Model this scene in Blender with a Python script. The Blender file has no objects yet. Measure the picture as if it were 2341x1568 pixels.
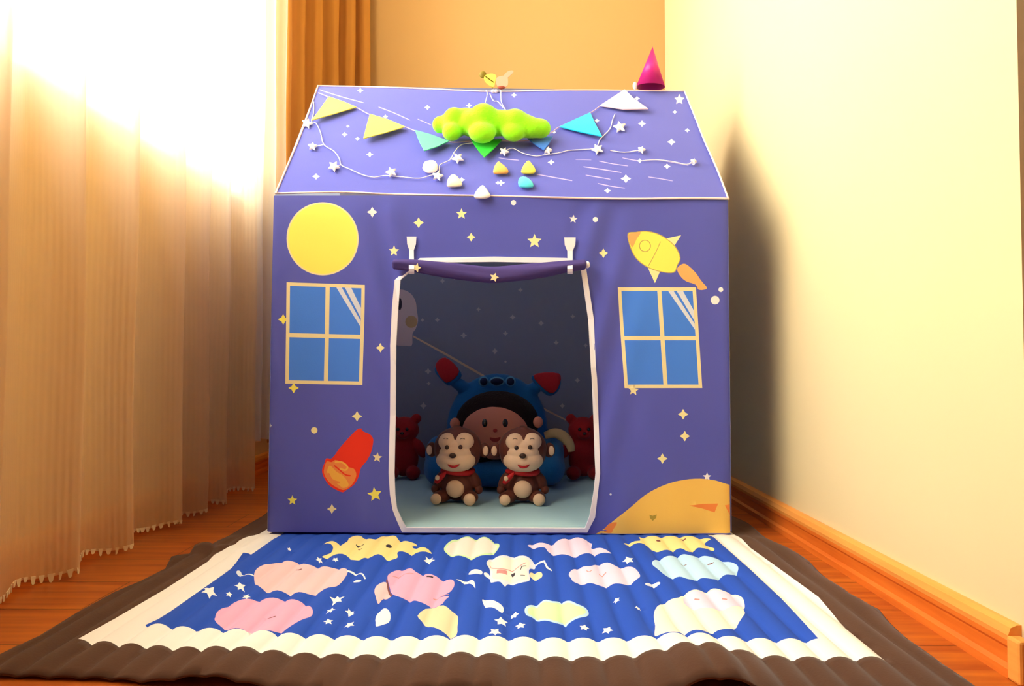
import bpy, bmesh, math, random
import numpy as np
from mathutils import Vector, Matrix, Euler
from mathutils.geometry import delaunay_2d_cdt
random.seed(7)
S = bpy.context.scene
COL = S.collection
PI = math.pi

# ------------------------------------------------------------------ camera
FPX, W, H = 1633.0, 2341.0, 1568.0
CAM = Vector((0, 0, .34))
TILT = math.atan((832 - 784) / FPX)
YAW = math.atan((1175 - 1170.5) / FPX)
cd = bpy.data.cameras.new('camera')
cam = bpy.data.objects.new('camera', cd)
COL.objects.link(cam)
cam.location = CAM
cam.rotation_euler = (PI / 2 + TILT, 0, YAW)
cd.sensor_width = 36.0
cd.lens = FPX / W * 36.0
cd.clip_start = .02
S.camera = cam
ROT = Euler((PI / 2 + TILT, 0, YAW)).to_matrix()

# ------------------------------------------------------------------ view, world, daylight
S.view_settings.view_transform = 'Standard'
S.view_settings.look = 'None'
S.view_settings.gamma = 1.0
S.view_settings.use_curve_mapping = False
S.view_settings.exposure = 0.0
S.cycles.max_bounces = 10
S.cycles.diffuse_bounces = 6
S.cycles.transparent_max_bounces = 12
S.cycles.use_denoising = True
S.cycles.sample_clamp_indirect = 8.0
wd = bpy.data.worlds.new('sky'); S.world = wd; wd.use_nodes = True
wd.node_tree.nodes['Background'].inputs[0].default_value = (1.0, .97, .9, 1)
wd.node_tree.nodes['Background'].inputs[1].default_value = 1.0

def area(name, loc, rot, sx, sy, power, col):
    l = bpy.data.lights.new(name, 'AREA'); l.shape = 'RECTANGLE'; l.size = sx; l.size_y = sy
    l.energy = power; l.color = col
    o = bpy.data.objects.new(name, l); COL.objects.link(o); o.location = loc; o.rotation_euler = rot
    return o
# bright overcast daylight just outside the window
area('window_daylight', (-1.15, 1.05, 1.66), (0, -PI / 2, 0), 1.7, 3.2, 395, (.84, .93, 1.0))

# ------------------------------------------------------------------ rays through the measured camera
def ray(u, v):
    return (ROT @ Vector(((u - 1170.5) / FPX, -(v - 784) / FPX, -1))).normalized()
def on_plane(u, v, p0, n):
    d = ray(u, v); p0 = Vector(p0); n = Vector(n)
    return CAM + d * ((p0 - CAM).dot(n) / d.dot(n))
def atY(u, v, Y): return on_plane(u, v, (0, Y, 0), (0, 1, 0))
def atZ(u, v, Z): return on_plane(u, v, (0, 0, Z), (0, 0, 1))
YF, YR, YB = 1.41, 1.748, 2.09            # tent front, ridge, back
ZE, ZR = .670, 1.0165                     # eave and ridge heights
RT = Vector((0, YR - YF, ZR - ZE)).normalized()
RN = Vector((0, -RT.z, RT.y))
def on_roof(u, v, h=0.0): return on_plane(u, v, Vector((0, YF, ZE)) + RN * h, RN)

# ------------------------------------------------------------------ materials
def srgb(r, g, b):
    f = lambda c: (c / 255 / 12.92) if c <= 10.3 else ((c / 255 + .055) / 1.055) ** 2.4
    return (f(r), f(g), f(b))
MATS = {}
def mat(name, col, rough=.85, spec=.3, noise=None, bump=None, sheen=0, sss=0, coat=0, emit=None):
    """noise=(scale, amount): soft colour variation; bump=(scale, strength, kind)"""
    if name in MATS: return MATS[name]
    m = bpy.data.materials.new(name); m.use_nodes = True
    nt = m.node_tree; b = nt.nodes['Principled BSDF']
    b.inputs['Base Color'].default_value = (*col, 1)
    b.inputs['Roughness'].default_value = rough
    b.inputs['Specular IOR Level'].default_value = spec
    if sheen: b.inputs['Sheen Weight'].default_value = sheen
    if coat: b.inputs['Coat Weight'].default_value = coat
    if emit: b.inputs['Emission Color'].default_value = (*col, 1); b.inputs['Emission Strength'].default_value = emit
    tc = nt.nodes.new('ShaderNodeTexCoord')
    if noise:
        n = nt.nodes.new('ShaderNodeTexNoise'); n.inputs['Scale'].default_value = noise[0]
        nt.links.new(tc.outputs['Object'], n.inputs['Vector'])
        r = nt.nodes.new('ShaderNodeMapRange')
        r.inputs['To Min'].default_value = 1 - noise[1]; r.inputs['To Max'].default_value = 1 + noise[1]
        nt.links.new(n.outputs['Fac'], r.inputs['Value'])
        mx = nt.nodes.new('ShaderNodeVectorMath'); mx.operation = 'SCALE'
        mx.inputs[0].default_value = col
        nt.links.new(r.outputs[0], mx.inputs['Scale'])
        nt.links.new(mx.outputs[0], b.inputs['Base Color'])
    if bump:
        n = nt.nodes.new('ShaderNodeTexNoise'); n.inputs['Scale'].default_value = bump[0]
        n.inputs['Detail'].default_value = 4
        nt.links.new(tc.outputs['Object'], n.inputs['Vector'])
        bp = nt.nodes.new('ShaderNodeBump'); bp.inputs['Strength'].default_value = bump[1]
        bp.inputs['Distance'].default_value = bump[2] if len(bump) > 2 else .002
        nt.links.new(n.outputs['Fac'], bp.inputs['Height'])
        nt.links.new(bp.outputs[0], b.inputs['Normal'])
    MATS[name] = m
    return m
def cloth(name, col, sheen=.0, amt=.05): return mat(name, col, .9, .15, (9, amt), (420, .25, .0006), sheen)

PURPLE = cloth('tent_purple_cloth', (.110, .124, .58), .22)
ROOFC = PURPLE
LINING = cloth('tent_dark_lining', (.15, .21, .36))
def thin(m, col, w):
    """thin cloth lets some daylight through"""
    nt = m.node_tree; out = [n for n in nt.nodes if n.type == 'OUTPUT_MATERIAL'][0]; b = nt.nodes['Principled BSDF']
    t = nt.nodes.new('ShaderNodeBsdfTranslucent'); t.inputs[0].default_value = (*col, 1)
    x = nt.nodes.new('ShaderNodeMixShader'); x.inputs[0].default_value = w
    nt.links.new(b.outputs[0], x.inputs[1]); nt.links.new(t.outputs[0], x.inputs[2]); nt.links.new(x.outputs[0], out.inputs[0])
    return m
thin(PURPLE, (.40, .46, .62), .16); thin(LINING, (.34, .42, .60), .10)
THINP = thin(cloth('tent_side_cloth', (.12, .14, .46)), (.55, .64, .82), .36)
INK = {
 'yellow': cloth('print_yellow', (.92, .87, .15)), 'paleyellow': cloth('print_pale_yellow', (.92, .86, .42)),
 'white': cloth('print_white', (.88, .88, .90)), 'tan': cloth('print_cream', (.86, .76, .42)),
 'pane': cloth('print_pane_blue', (.075, .25, .90)), 'stripe': cloth('print_pale_stripe', (.70, .76, .88)),
 'orange': cloth('print_orange', (.90, .28, .07)), 'amber': cloth('print_amber', (.95, .50, .08)),
 'gold': cloth('print_gold', (.92, .60, .14)), 'red': cloth('print_red', (.85, .045, .02)),
 'olive': cloth('print_olive', (.45, .33, .06)), 'outline': cloth('print_outline', (.55, .42, .12)),
 'peachflame': cloth('print_flame', (.90, .46, .16)), 'lilacline': cloth('print_lilac_line', (.42, .38, .72)),
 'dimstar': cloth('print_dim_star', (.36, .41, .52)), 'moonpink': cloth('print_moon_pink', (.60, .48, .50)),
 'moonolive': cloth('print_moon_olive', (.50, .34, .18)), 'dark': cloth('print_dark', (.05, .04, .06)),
 'rope': cloth('print_rope', (.60, .46, .34)),
 'pink': cloth('print_pink', (.84, .42, .62)), 'peach': cloth('print_peach', (.88, .56, .60)),
 'lightyellow': cloth('print_light_yellow', (.90, .76, .32)), 'cream': cloth('print_soft_cream', (.88, .82, .74)),
 'lilac': cloth('print_lilac', (.80, .66, .86)), 'sky': cloth('print_sky', (.50, .74, .94)),
 'mint': cloth('print_mint', (.62, .85, .50)), 'sand': cloth('print_sand', (.90, .70, .45)),
 'brownline': cloth('print_brown_line', (.22, .08, .08)), 'rose': cloth('print_rose', (.62, .28, .28)),
}
WHITE_TAPE = cloth('white_binding_tape', (.88, .87, .94), amt=.02)
PIPING = cloth('pink_piping', (.88, .68, .68), amt=.02)

# ------------------------------------------------------------------ object helpers
def tag(o, label=None, cat=None, group=None, kind=None):
    if label: o['label'] = label
    if cat: o['category'] = cat
    if group: o['group'] = group
    if kind: o['kind'] = kind
    return o
def origin_of(p):
    v = Vector((0, 0, 0))
    while p is not None:
        v += p.location; p = p.parent
    return v
def thing(name, loc, label, cat, group=None):
    o = bpy.data.objects.new(name, None); COL.objects.link(o); o.location = loc
    o.empty_display_size = .02
    return tag(o, label, cat, group)
def link(name, bm, mats, parent=None, smooth=True, world=True):
    """world=True: the bmesh is in world coordinates; otherwise local to the parent"""
    off = origin_of(parent)
    if parent is not None and world:
        for v in bm.verts: v.co -= off
    me = bpy.data.meshes.new(name); bm.to_mesh(me); bm.free()
    if not isinstance(mats, (list, tuple)): mats = [mats]
    for m in mats: me.materials.append(m)
    if smooth:
        for p in me.polygons: p.use_smooth = True
    o = bpy.data.objects.new(name, me); COL.objects.link(o); o.parent = parent
    return o
def recenter(o):
    """put a top-level mesh's origin at the middle of its base"""
    me = o.data
    co = np.array([v.co[:] for v in me.vertices])
    c = Vector(((co[:, 0].min() + co[:, 0].max()) / 2, (co[:, 1].min() + co[:, 1].max()) / 2, co[:, 2].min()))
    me.transform(Matrix.Translation(-c)); o.location = c
    return o
def box(bm, x0, x1, y0, y1, z0, z1, mi=0):
    vs = [bm.verts.new((x, y, z)) for x in (x0, x1) for y in (y0, y1) for z in (z0, z1)]
    for f in ((0, 1, 3, 2), (4, 6, 7, 5), (0, 4, 5, 1), (2, 3, 7, 6), (0, 2, 6, 4), (1, 5, 7, 3)):
        fc = bm.faces.new([vs[i] for i in f]); fc.material_index = mi
def bevel(o, w, seg=2):
    m = o.modifiers.new('bevel', 'BEVEL'); m.width = w; m.segments = seg; m.limit_method = 'ANGLE'
    return o
def ellipsoid(bm, c, r, rot=(0, 0, 0), seg=20, mi=0):
    M = Matrix.Translation(Vector(c)) @ Euler(rot).to_matrix().to_4x4() @ Matrix.Diagonal((*((r,) * 3 if isinstance(r, (int, float)) else r), 1))
    n0 = len(bm.faces)
    bmesh.ops.create_uvsphere(bm, u_segments=seg, v_segments=max(8, seg * 2 // 3), radius=1, matrix=M)
    if mi:
        bm.faces.ensure_lookup_table()
        for f in bm.faces[n0:]: f.material_index = mi
def blob(name, balls, vox, mats, parent=None, world=True, smooth_it=6):
    bm = bmesh.new()
    for b in balls: ellipsoid(bm, *b)
    o = link(name, bm, mats, parent, world=world)
    r = o.modifiers.new('remesh', 'REMESH'); r.mode = 'VOXEL'; r.voxel_size = vox; r.use_smooth_shade = True
    s = o.modifiers.new('smooth', 'SMOOTH'); s.factor = .6; s.iterations = smooth_it
    return o
def catmull(pts, n=6):
    pts = [Vector(p) for p in pts]
    if len(pts) < 3: return pts
    out = []
    for i in range(len(pts) - 1):
        p0 = pts[max(i - 1, 0)]; p1 = pts[i]; p2 = pts[i + 1]; p3 = pts[min(i + 2, len(pts) - 1)]
        for k in range(n):
            t = k / n
            out.append(.5 * ((2 * p1) + (p2 - p0) * t + (2 * p0 - 5 * p1 + 4 * p2 - p3) * t * t + (3 * p1 - p0 - 3 * p2 + p3) * t ** 3))
    out.append(pts[-1]); return out
def tube(bm, pts, rad, seg=8, mi=0, flat=1.0):
    pts = [Vector(p) for p in pts]; n = len(pts); rings = []
    for i, p in enumerate(pts):
        t = (pts[min(i + 1, n - 1)] - pts[max(i - 1, 0)]).normalized()
        a = t.cross(Vector((0, 0, 1)))
        if a.length < .05: a = t.cross(Vector((0, 1, 0)))
        a.normalize(); b = a.cross(t)
        r = rad(i / (n - 1)) if callable(rad) else rad
        rings.append([bm.verts.new(p + a * math.cos(q) * r + b * math.sin(q) * r * flat) for q in [2 * PI * k / seg for k in range(seg)]])
    for i in range(n - 1):
        for k in range(seg):
            f = bm.faces.new((rings[i][k], rings[i][(k + 1) % seg], rings[i + 1][(k + 1) % seg], rings[i + 1][k])); f.material_index = mi
    for rg in (rings[0], rings[-1]):
        f = bm.faces.new(rg); f.material_index = mi
def slab(bm, pts, nrm, th, mi=0):
    """polygon of 3-d points thickened along nrm, from the points outward"""
    nrm = Vector(nrm).normalized()
    a = [bm.verts.new(Vector(p)) for p in pts]; b = [bm.verts.new(Vector(p) + nrm * th) for p in pts]
    n = len(a)
    fs = [bm.faces.new(a), bm.faces.new(b[::-1])]
    for i in range(n): fs.append(bm.faces.new((a[i], b[i], b[(i + 1) % n], a[(i + 1) % n])))
    for f in fs: f.material_index = mi
    bmesh.ops.recalc_face_normals(bm, faces=fs)
def puffy(bm, pts, nrm, th, mi=0, rings=5):
    """a stuffed pad: outline of 3-d points domed along nrm"""
    nrm = Vector(nrm).normalized(); pts = [Vector(p) for p in pts]
    c = sum(pts, Vector()) / len(pts); n = len(pts); R = []
    base = [bm.verts.new(p) for p in pts]; R.append(base)
    for k in range(1, rings):
        t = k / rings * PI / 2
        R.append([bm.verts.new(c + (p - c) * math.cos(t) + nrm * th * math.sin(t)) for p in pts])
    top = bm.verts.new(c + nrm * th)
    fs = [bm.faces.new(base[::-1])]
    for k in range(rings - 1):
        for i in range(n): fs.append(bm.faces.new((R[k][i], R[k][(i + 1) % n], R[k + 1][(i + 1) % n], R[k + 1][i])))
    for i in range(n): fs.append(bm.faces.new((R[-1][i], R[-1][(i + 1) % n], top)))
    for f in fs: f.material_index = mi
    bmesh.ops.recalc_face_normals(bm, faces=fs)

# ---- 2-d outlines in picture pixels, for prints on real surfaces
def ell(cx, cy, rx, ry, n=40, a=0, a0=0, a1=2 * PI):
    out = []
    for k in range(n):
        t = a0 + (a1 - a0) * k / (n if abs(a1 - a0 - 2 * PI) < 1e-6 else n - 1)
        x, y = rx * math.cos(t), ry * math.sin(t)
        out.append((cx + x * math.cos(a) - y * math.sin(a), cy + x * math.sin(a) + y * math.cos(a)))
    return out
def star(cx, cy, r, n=5, inner=.42, rot=-PI / 2, sy=1.0):
    return [(cx + math.cos(rot + PI * k / n) * (r if k % 2 == 0 else r * inner),
             cy + sy * math.sin(rot + PI * k / n) * (r if k % 2 == 0 else r * inner)) for k in range(2 * n)]
def twinkle(cx, cy, r, sy=1.0):
    out = []
    for k in range(16):
        t = 2 * PI * k / 16 - PI / 2
        rr = (r, .66 * r, .50 * r, .66 * r)[k % 4]
        out.append((cx + math.cos(t) * rr, cy + sy * math.sin(t) * rr))
    return out
def smooth_loop(p, n=5):
    N = len(p); out = []
    for i in range(N):
        p0, p1, p2, p3 = [Vector(p[(i + k - 1) % N]) for k in range(4)]
        for k in range(n):
            t = k / n
            q = .5 * ((2 * p1) + (p2 - p0) * t + (2 * p0 - 5 * p1 + 4 * p2 - p3) * t * t + (3 * p1 - p0 - 3 * p2 + p3) * t ** 3)
            out.append((q.x, q.y))
    return out
def stroke(p, w):
    """an open line of pixels widened into an outline"""
    p = [Vector(q) for q in p]; L, R = [], []
    for i, q in enumerate(p):
        t = (p[min(i + 1, len(p) - 1)] - p[max(i - 1, 0)]).normalized(); nn = Vector((-t.y, t.x))
        ww = w * (1 if 0 < i < len(p) - 1 else .7) / 2
        L.append(tuple(q + nn * ww)); R.append(tuple(q - nn * ww))
    return L + R[::-1]
def curve2(p, n=6): return [(q.x, q.y) for q in catmull([(a, b, 0) for a, b in p], n)]

def inside(pts, poly):
    x, y = pts[:, 0], pts[:, 1]; P = np.array(poly); r = np.zeros(len(pts), bool)
    x0, y0 = P[:, 0], P[:, 1]; x1, y1 = np.roll(x0, -1), np.roll(y0, -1)
    bb = (x >= x0.min()) & (x <= x0.max()) & (y >= y0.min()) & (y <= y0.max())
    idx = np.where(bb)[0]
    if len(idx) == 0: return r
    xi, yi = x[idx], y[idx]; c = np.zeros(len(idx), bool)
    for a, b, cc, d in zip(x0, y0, x1, y1):
        if b == d: continue
        m = (b > yi) != (d > yi)
        c ^= m & (xi < (cc - a) * (yi - b) / (d - b) + a)
    r[idx] = c
    return r
def dist_to(pts, poly):
    P = np.array(poly); Q = np.roll(P, -1, 0); best = np.full(len(pts), 1e9)
    for a, b in zip(P, Q):
        d = b - a; L = (d * d).sum() + 1e-12
        t = np.clip(((pts - a) @ d) / L, 0, 1)
        best = np.minimum(best, np.hypot(*(pts - a - t[:, None] * d).T))
    return best
def printed(outline, shapes, step, place, holes=(), step_u=None):
    """Cut a flat sheet along every printed outline, in sheet coordinates. Returns verts3d, tris, ink index per tri.
    shapes: [(outline, ink index)], later ones on top. place: array of sheet coords -> list of 3-d points"""
    O = np.array(outline); x0, y0 = O.min(0); x1, y1 = O.max(0)
    su = step_u or step
    gx = np.arange(x0 + su * .37, x1, su); gy = np.arange(y0 + step * .41, y1, step)
    G = np.array([(x, y) for y in gy for x in gx])
    G = G[inside(G, outline)]
    G = G[dist_to(G, outline) > min(su, step) * .3]
    V = [Vector(g) for g in G]; E = []
    for poly in [outline] + list(holes) + [s[0] for s in shapes]:
        b = len(V); n = len(poly)
        V += [Vector(p) for p in poly]; E += [(b + i, b + (i + 1) % n) for i in range(n)]
    vo, eo, fo, *_ = delaunay_2d_cdt(V, E, [], 0, 1e-7, False)
    A = np.array([v[:] for v in vo]); T = np.array([f for f in fo if len(f) == 3])
    C = A[T].mean(1)
    keep = inside(C, outline)
    for h in holes: keep &= ~inside(C, h)
    T = T[keep]; C = C[keep]
    ink = np.zeros(len(T), int)
    for poly, k in shapes: ink[inside(C, poly)] = k
    return A, T, ink
def sheet(name, A3, T, ink, mats, parent, sel=None, flip=None):
    if sel is not None: T = T[sel]; ink = ink[sel]
    used = np.unique(T); rm = -np.ones(len(A3), int); rm[used] = np.arange(len(used))
    off = np.array(origin_of(parent)[:])
    P = (A3[used] - off).tolist(); F = rm[T].tolist()
    me = bpy.data.meshes.new(name); me.from_pydata(P, [], F)
    for m in mats: me.materials.append(m)
    me.polygons.foreach_set('material_index', ink.tolist())
    me.polygons.foreach_set('use_smooth', [True] * len(F))
    me.update()
    if flip is not None:
        nrm = sum((p.normal * p.area for p in me.polygons), Vector())
        if nrm.dot(Vector(flip)) < 0: me.flip_normals()
    o = bpy.data.objects.new(name, me); COL.objects.link(o); o.parent = parent
    return o

# ================================================================== THE ROOM
XL, XC, XR, YBK, YRET, ZC = -.80, -.69, .55, 2.57, .772, 2.5
XFAR, YNEAR = 2.6, -2.4
def wall_mat(name, col):
    return mat(name, col, .9, .2, (2.5, .03), (60, .12, .001))
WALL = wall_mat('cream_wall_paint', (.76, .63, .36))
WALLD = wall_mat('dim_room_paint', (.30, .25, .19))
WALLB = wall_mat('back_wall_shade_tone', (.52, .32, .12))  # shade on the back wall put into a deeper colour than the cream wall
WALLL = wall_mat('left_wall_paint', (.80, .66, .42))

def wood(name, c1, c2, sc, rough, plank=None, axis='X', coat=0.0):
    m = bpy.data.materials.new(name); m.use_nodes = True; nt = m.node_tree; b = nt.nodes['Principled BSDF']
    b.inputs['Roughness'].default_value = rough; b.inputs['Coat Weight'].default_value = coat
    b.inputs['Specular IOR Level'].default_value = .35
    tc = nt.nodes.new('ShaderNodeTexCoord'); mp = nt.nodes.new('ShaderNodeMapping')
    mp.inputs['Scale'].default_value = (sc, sc * 14, sc * 14) if axis == 'X' else (sc * 14, sc, sc * 14)
    nt.links.new(tc.outputs['Object'], mp.inputs['Vector'])
    n = nt.nodes.new('ShaderNodeTexNoise'); n.inputs['Scale'].default_value = 1.5; n.inputs['Detail'].default_value = 5
    nt.links.new(mp.outputs[0], n.inputs['Vector'])
    cr = nt.nodes.new('ShaderNodeValToRGB')
    cr.color_ramp.elements[0].position = .3; cr.color_ramp.elements[0].color = (*c1, 1)
    cr.color_ramp.elements[1].position = .75; cr.color_ramp.elements[1].color = (*c2, 1)
    nt.links.new(n.outputs['Fac'], cr.inputs['Fac'])
    out = cr.outputs[0]
    if plank:
        bk = nt.nodes.new('ShaderNodeTexBrick')
        bk.inputs['Color1'].default_value = (1, 1, 1, 1); bk.inputs['Color2'].default_value = (.86, .86, .86, 1)
        bk.inputs['Mortar'].default_value = (.35, .35, .35, 1); bk.inputs['Scale'].default_value = 1
        bk.inputs['Mortar Size'].default_value = .0012; bk.inputs['Brick Width'].default_value = plank[0]
        bk.inputs['Row Height'].default_value = plank[1]
        nt.links.new(tc.outputs['Object'], bk.inputs['Vector'])
        mx = nt.nodes.new('ShaderNodeMix'); mx.data_type = 'RGBA'; mx.blend_type = 'MULTIPLY'; mx.inputs[0].default_value = 1
        nt.links.new(out, mx.inputs[6]); nt.links.new(bk.outputs[0], mx.inputs[7]); out = mx.outputs[2]
    nt.links.new(out, b.inputs['Base Color'])
    return m
FLOORM = wood('orange_laminate', (.36, .060, .008), (.66, .18, .018), 3, .33, (1.2, .125), 'X', .1)
BASEM = wood('orange_baseboard', (.66, .13, .012), (.86, .23, .03), 3, .35, None, 'Y', .1)
CAPM = wood('pale_baseboard_lip', (.84, .32, .06), (.94, .42, .09), 3, .4, None, 'Y')

def struct(name, boxes, m, bev=0):
    bm = bmesh.new()
    for b in boxes: box(bm, *b)
    o = link(name, bm, m, smooth=False); o['kind'] = 'structure'
    if bev: bevel(o, bev)
    return o
struct('floor', [(XL - .15, XFAR + .1, YNEAR - .1, YBK + .1, -.06, 0)], FLOORM)
struct('ceiling', [(XL - .15, XFAR + .1, YNEAR - .1, YBK + .1, ZC, ZC + .06)], mat('ceiling_white', (.55, .52, .48)))
WZ0, WZ1, WY0, WY1 = .83, 2.35, .05, 2.08
struct('wall_left', [(XL - .10, XL, YNEAR, YBK + .1, 0, WZ0), (XL - .10, XL, YNEAR, YBK + .1, WZ1, ZC),
                     (XL - .10, XL, YNEAR, WY0, WZ0, WZ1), (XL - .10, XL, WY1, YBK + .1, WZ0, WZ1)], WALLL)
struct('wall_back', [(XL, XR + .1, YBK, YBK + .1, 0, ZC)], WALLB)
struct('wall_right', [(XR, XR + .1, YRET, YBK, 0, ZC)], WALL)
struct('wall_return', [(XR + .1, XFAR, YRET, YRET + .1, 0, ZC)], WALL)
struct('wall_far', [(XFAR, XFAR + .1, YNEAR, YRET + .1, 0, ZC)], WALLD)
struct('wall_near', [(XL, XFAR, YNEAR - .1, YNEAR, 0, ZC)], WALLD)
def baseboard(name, segs):
    """segs: (fixed axis, wall coordinate, into-room sign, from, to)"""
    root = None
    for part, prof, m in (('board', [(0, 0), (.016, 0), (.016, .010), (.011, .014), (.011, .030), (.014, .034), (.014, .040), (0, .044)], BASEM),
                          ('lip', [(0, .044), (.014, .040), (.015, .046), (.012, .054), (.005, .057), (0, .057)], CAPM)):
        bm = bmesh.new()
        for ax, c, sg, a, b in segs:
            R = []
            for t in (a, b):
                R.append([bm.verts.new(((c + sg * d, t, z) if ax == 'x' else (t, c + sg * d, z))) for d, z in prof])
            n = len(prof)
            for i in range(n): bm.faces.new((R[0][i], R[0][(i + 1) % n], R[1][(i + 1) % n], R[1][i]))
            bm.faces.new(R[0]); bm.faces.new(R[1][::-1])
        bmesh.ops.recalc_face_normals(bm, faces=bm.faces[:])
        if root is None:
            root = link(name, bm, m, smooth=False); root['kind'] = 'structure'
        else:
            link(part, bm, m, root, smooth=False)
baseboard('baseboard_right', [('x', XR, -1, YRET + .012, YBK)])
baseboard('baseboard_back', [('y', YBK, -1, XL, XR - .018)])
baseboard('baseboard_left', [('x', XL, 1, YNEAR, YBK - .018)])
baseboard('baseboard_return', [('y', YRET, -1, XR + .004, XFAR)])
# small corner block where the right baseboard stops
bm = bmesh.new(); box(bm, XR - .0175, XR - .002, YRET - .009, YRET + .012, 0, .047)
o = link('trim_1', bm, CAPM, smooth=False); o['kind'] = 'structure'; bevel(o, .003)
# window in the left wall
FRAME = mat('window_frame_white', (.85, .84, .80), .5)
glass = bpy.data.materials.new('window_glass'); glass.use_nodes = True
nt = glass.node_tree; nt.nodes.clear()
a = nt.nodes.new('ShaderNodeBsdfTransparent'); g = nt.nodes.new('ShaderNodeBsdfGlossy'); g.inputs['Roughness'].default_value = .02
mx = nt.nodes.new('ShaderNodeMixShader'); mx.inputs[0].default_value = .05; oo = nt.nodes.new('ShaderNodeOutputMaterial')
nt.links.new(a.outputs[0], mx.inputs[1]); nt.links.new(g.outputs[0], mx.inputs[2]); nt.links.new(mx.outputs[0], oo.inputs[0])
bx = []
x0, x1 = XL - .085, XL - .045
for y in (WY0, (WY0 + WY1) / 2 - .02, WY1 - .04): bx.append((x0, x1, y, y + .04, WZ0, WZ1))
for z in (WZ0, WZ1 - .04): bx.append((x0, x1, WY0 + .04, WY1 - .04, z, z + .04))
win = struct('window_1', bx, FRAME, .003)
bm = bmesh.new(); box(bm, XL - .068, XL - .064, WY0 + .04, WY1 - .04, WZ0 + .04, WZ1 - .04)
link('pane', bm, glass, win, smooth=False)
bm = bmesh.new(); box(bm, XL - .045, XL + .020, WY0 - .03, WY1 + .03, WZ0 - .02, WZ0 - .0005)
bevel(link('sill', bm, FRAME, win, smooth=False), .004)

# ================================================================== CURTAINS
def curtain_mat(name, col, stripe, transp, transl, sc=700):
    m = bpy.data.materials.new(name); m.use_nodes = True; nt = m.node_tree; nt.nodes.clear(); N = nt.nodes.new; L = nt.links.new
    out = N('ShaderNodeOutputMaterial'); df = N('ShaderNodeBsdfDiffuse'); tl = N('ShaderNodeBsdfTranslucent'); tp = N('ShaderNodeBsdfTransparent')
    uv = N('ShaderNodeUVMap'); sp = N('ShaderNodeSeparateXYZ'); L(uv.outputs[0], sp.inputs[0])
    mu = N('ShaderNodeMath'); mu.operation = 'MULTIPLY'; mu.inputs[1].default_value = sc; L(sp.outputs[0], mu.inputs[0])
    si = N('ShaderNodeMath'); si.operation = 'SINE'; L(mu.outputs[0], si.inputs[0])
    mr = N('ShaderNodeMapRange'); mr.inputs[1].default_value = -1; mr.inputs[3].default_value = 1 - stripe; mr.inputs[4].default_value = 1.0
    L(si.outputs[0], mr.inputs[0])
    vm = N('ShaderNodeVectorMath'); vm.operation = 'SCALE'; vm.inputs[0].default_value = col; L(mr.outputs[0], vm.inputs['Scale'])
    L(vm.outputs[0], df.inputs[0]); tl.inputs[0].default_value = (min(1, col[0] * .5 + .47), col[1] * .5 + .46, col[2] * .5 + .42, 1); tp.inputs[0].default_value = (1, .96, .9, 1)
    bp = N('ShaderNodeBump'); bp.inputs['Strength'].default_value = .4; bp.inputs['Distance'].default_value = .001
    L(si.outputs[0], bp.inputs['Height']); L(bp.outputs[0], df.inputs['Normal'])
    m1 = N('ShaderNodeMixShader'); m1.inputs[0].default_value = transl; L(df.outputs[0], m1.inputs[1]); L(tl.outputs[0], m1.inputs[2])
    m2 = N('ShaderNodeMixShader'); m2.inputs[0].default_value = transp; L(m1.outputs[0], m2.inputs[1]); L(tp.outputs[0], m2.inputs[2])
    L(m2.outputs[0], out.inputs[0])
    return m
def hang(name, path, z0, z1, m, teeth=0, thick=0, parent=None, flare=0, nz=26):
    """cloth hanging along a plan path [(x,y)]; teeth>0 adds a picot hem of that height"""
    P = catmull([(x, y, 0) for x, y in path], 10)
    # resample finely
    Q = [P[0]]
    for a, b in zip(P, P[1:]):
        n = max(1, int((b - a).length / .004))
        for k in range(1, n + 1): Q.append(a.lerp(b, k / n))
    s = [0]
    for a, b in zip(Q, Q[1:]): s.append(s[-1] + (b - a).length)
    bm = bmesh.new(); uvl = bm.loops.layers.uv.new('UVMap'); grid = []
    cx = sum(q.x for q in Q) / len(Q)
    for j in range(nz + 1):
        t = j / nz; z = z0 + (z1 - z0) * t ** 1.3; row = []
        for i, q in enumerate(Q):
            w = 1 + flare * (1 - t)
            x = cx + (q.x - cx) * w + .002 * math.sin(q.y * 31 + z * 9)
            zz = z
            if j == 0: zz = z0 + .003 * math.sin(s[i] * 60)
            row.append(bm.verts.new((x, q.y + .003 * math.sin(z * 5 + q.y * 17), zz)))
        grid.append(row)
    for j in range(nz):
        for i in range(len(Q) - 1):
            f = bm.faces.new((grid[j][i], grid[j][i + 1], grid[j + 1][i + 1], grid[j + 1][i]))
            for lp, (a, b) in zip(f.loops, ((i, j), (i + 1, j), (i + 1, j + 1), (i, j + 1))):
                lp[uvl].uv = (s[a], b / nz)
    o = link(name, bm, m, parent)
    if teeth:
        bm = bmesh.new(); L = s[-1]; n = int(L / .0125); k = 0
        for q in range(n):
            sa, sb = q * L / n, (q + .72) * L / n
            def at(sv):
                i = min(int(np.searchsorted(s, sv)), len(Q) - 1); return grid_co[i]
            if q == 0: grid_co = [Vector(v.co) for v in o.data.vertices[:len(Q)]]
            a, b = at(sa), at(sb); c = at((sa + sb) / 2)
            th = teeth * (1 + .5 * random.uniform(-1, 1))
            nr = Vector((b.y - a.y, a.x - b.x, 0)).normalized() * .0012
            u = [a + Vector((0, 0, .004)), b + Vector((0, 0, .004)), c.lerp(b, .5) - Vector((0, 0, th * .8)), c - Vector((0, 0, th)), c.lerp(a, .5) - Vector((0, 0, th * .8))]
            slab(bm, u, nr, .0012)
        link('fringe', bm, FRINGE, o, smooth=False)
    return o
SHEER = curtain_mat('cream_ribbed_sheer', (.96, .70, .36), .05, .20, .55, 620)
FRINGE = mat('cream_fringe', (.86, .70, .44), .9, .1)
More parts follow.
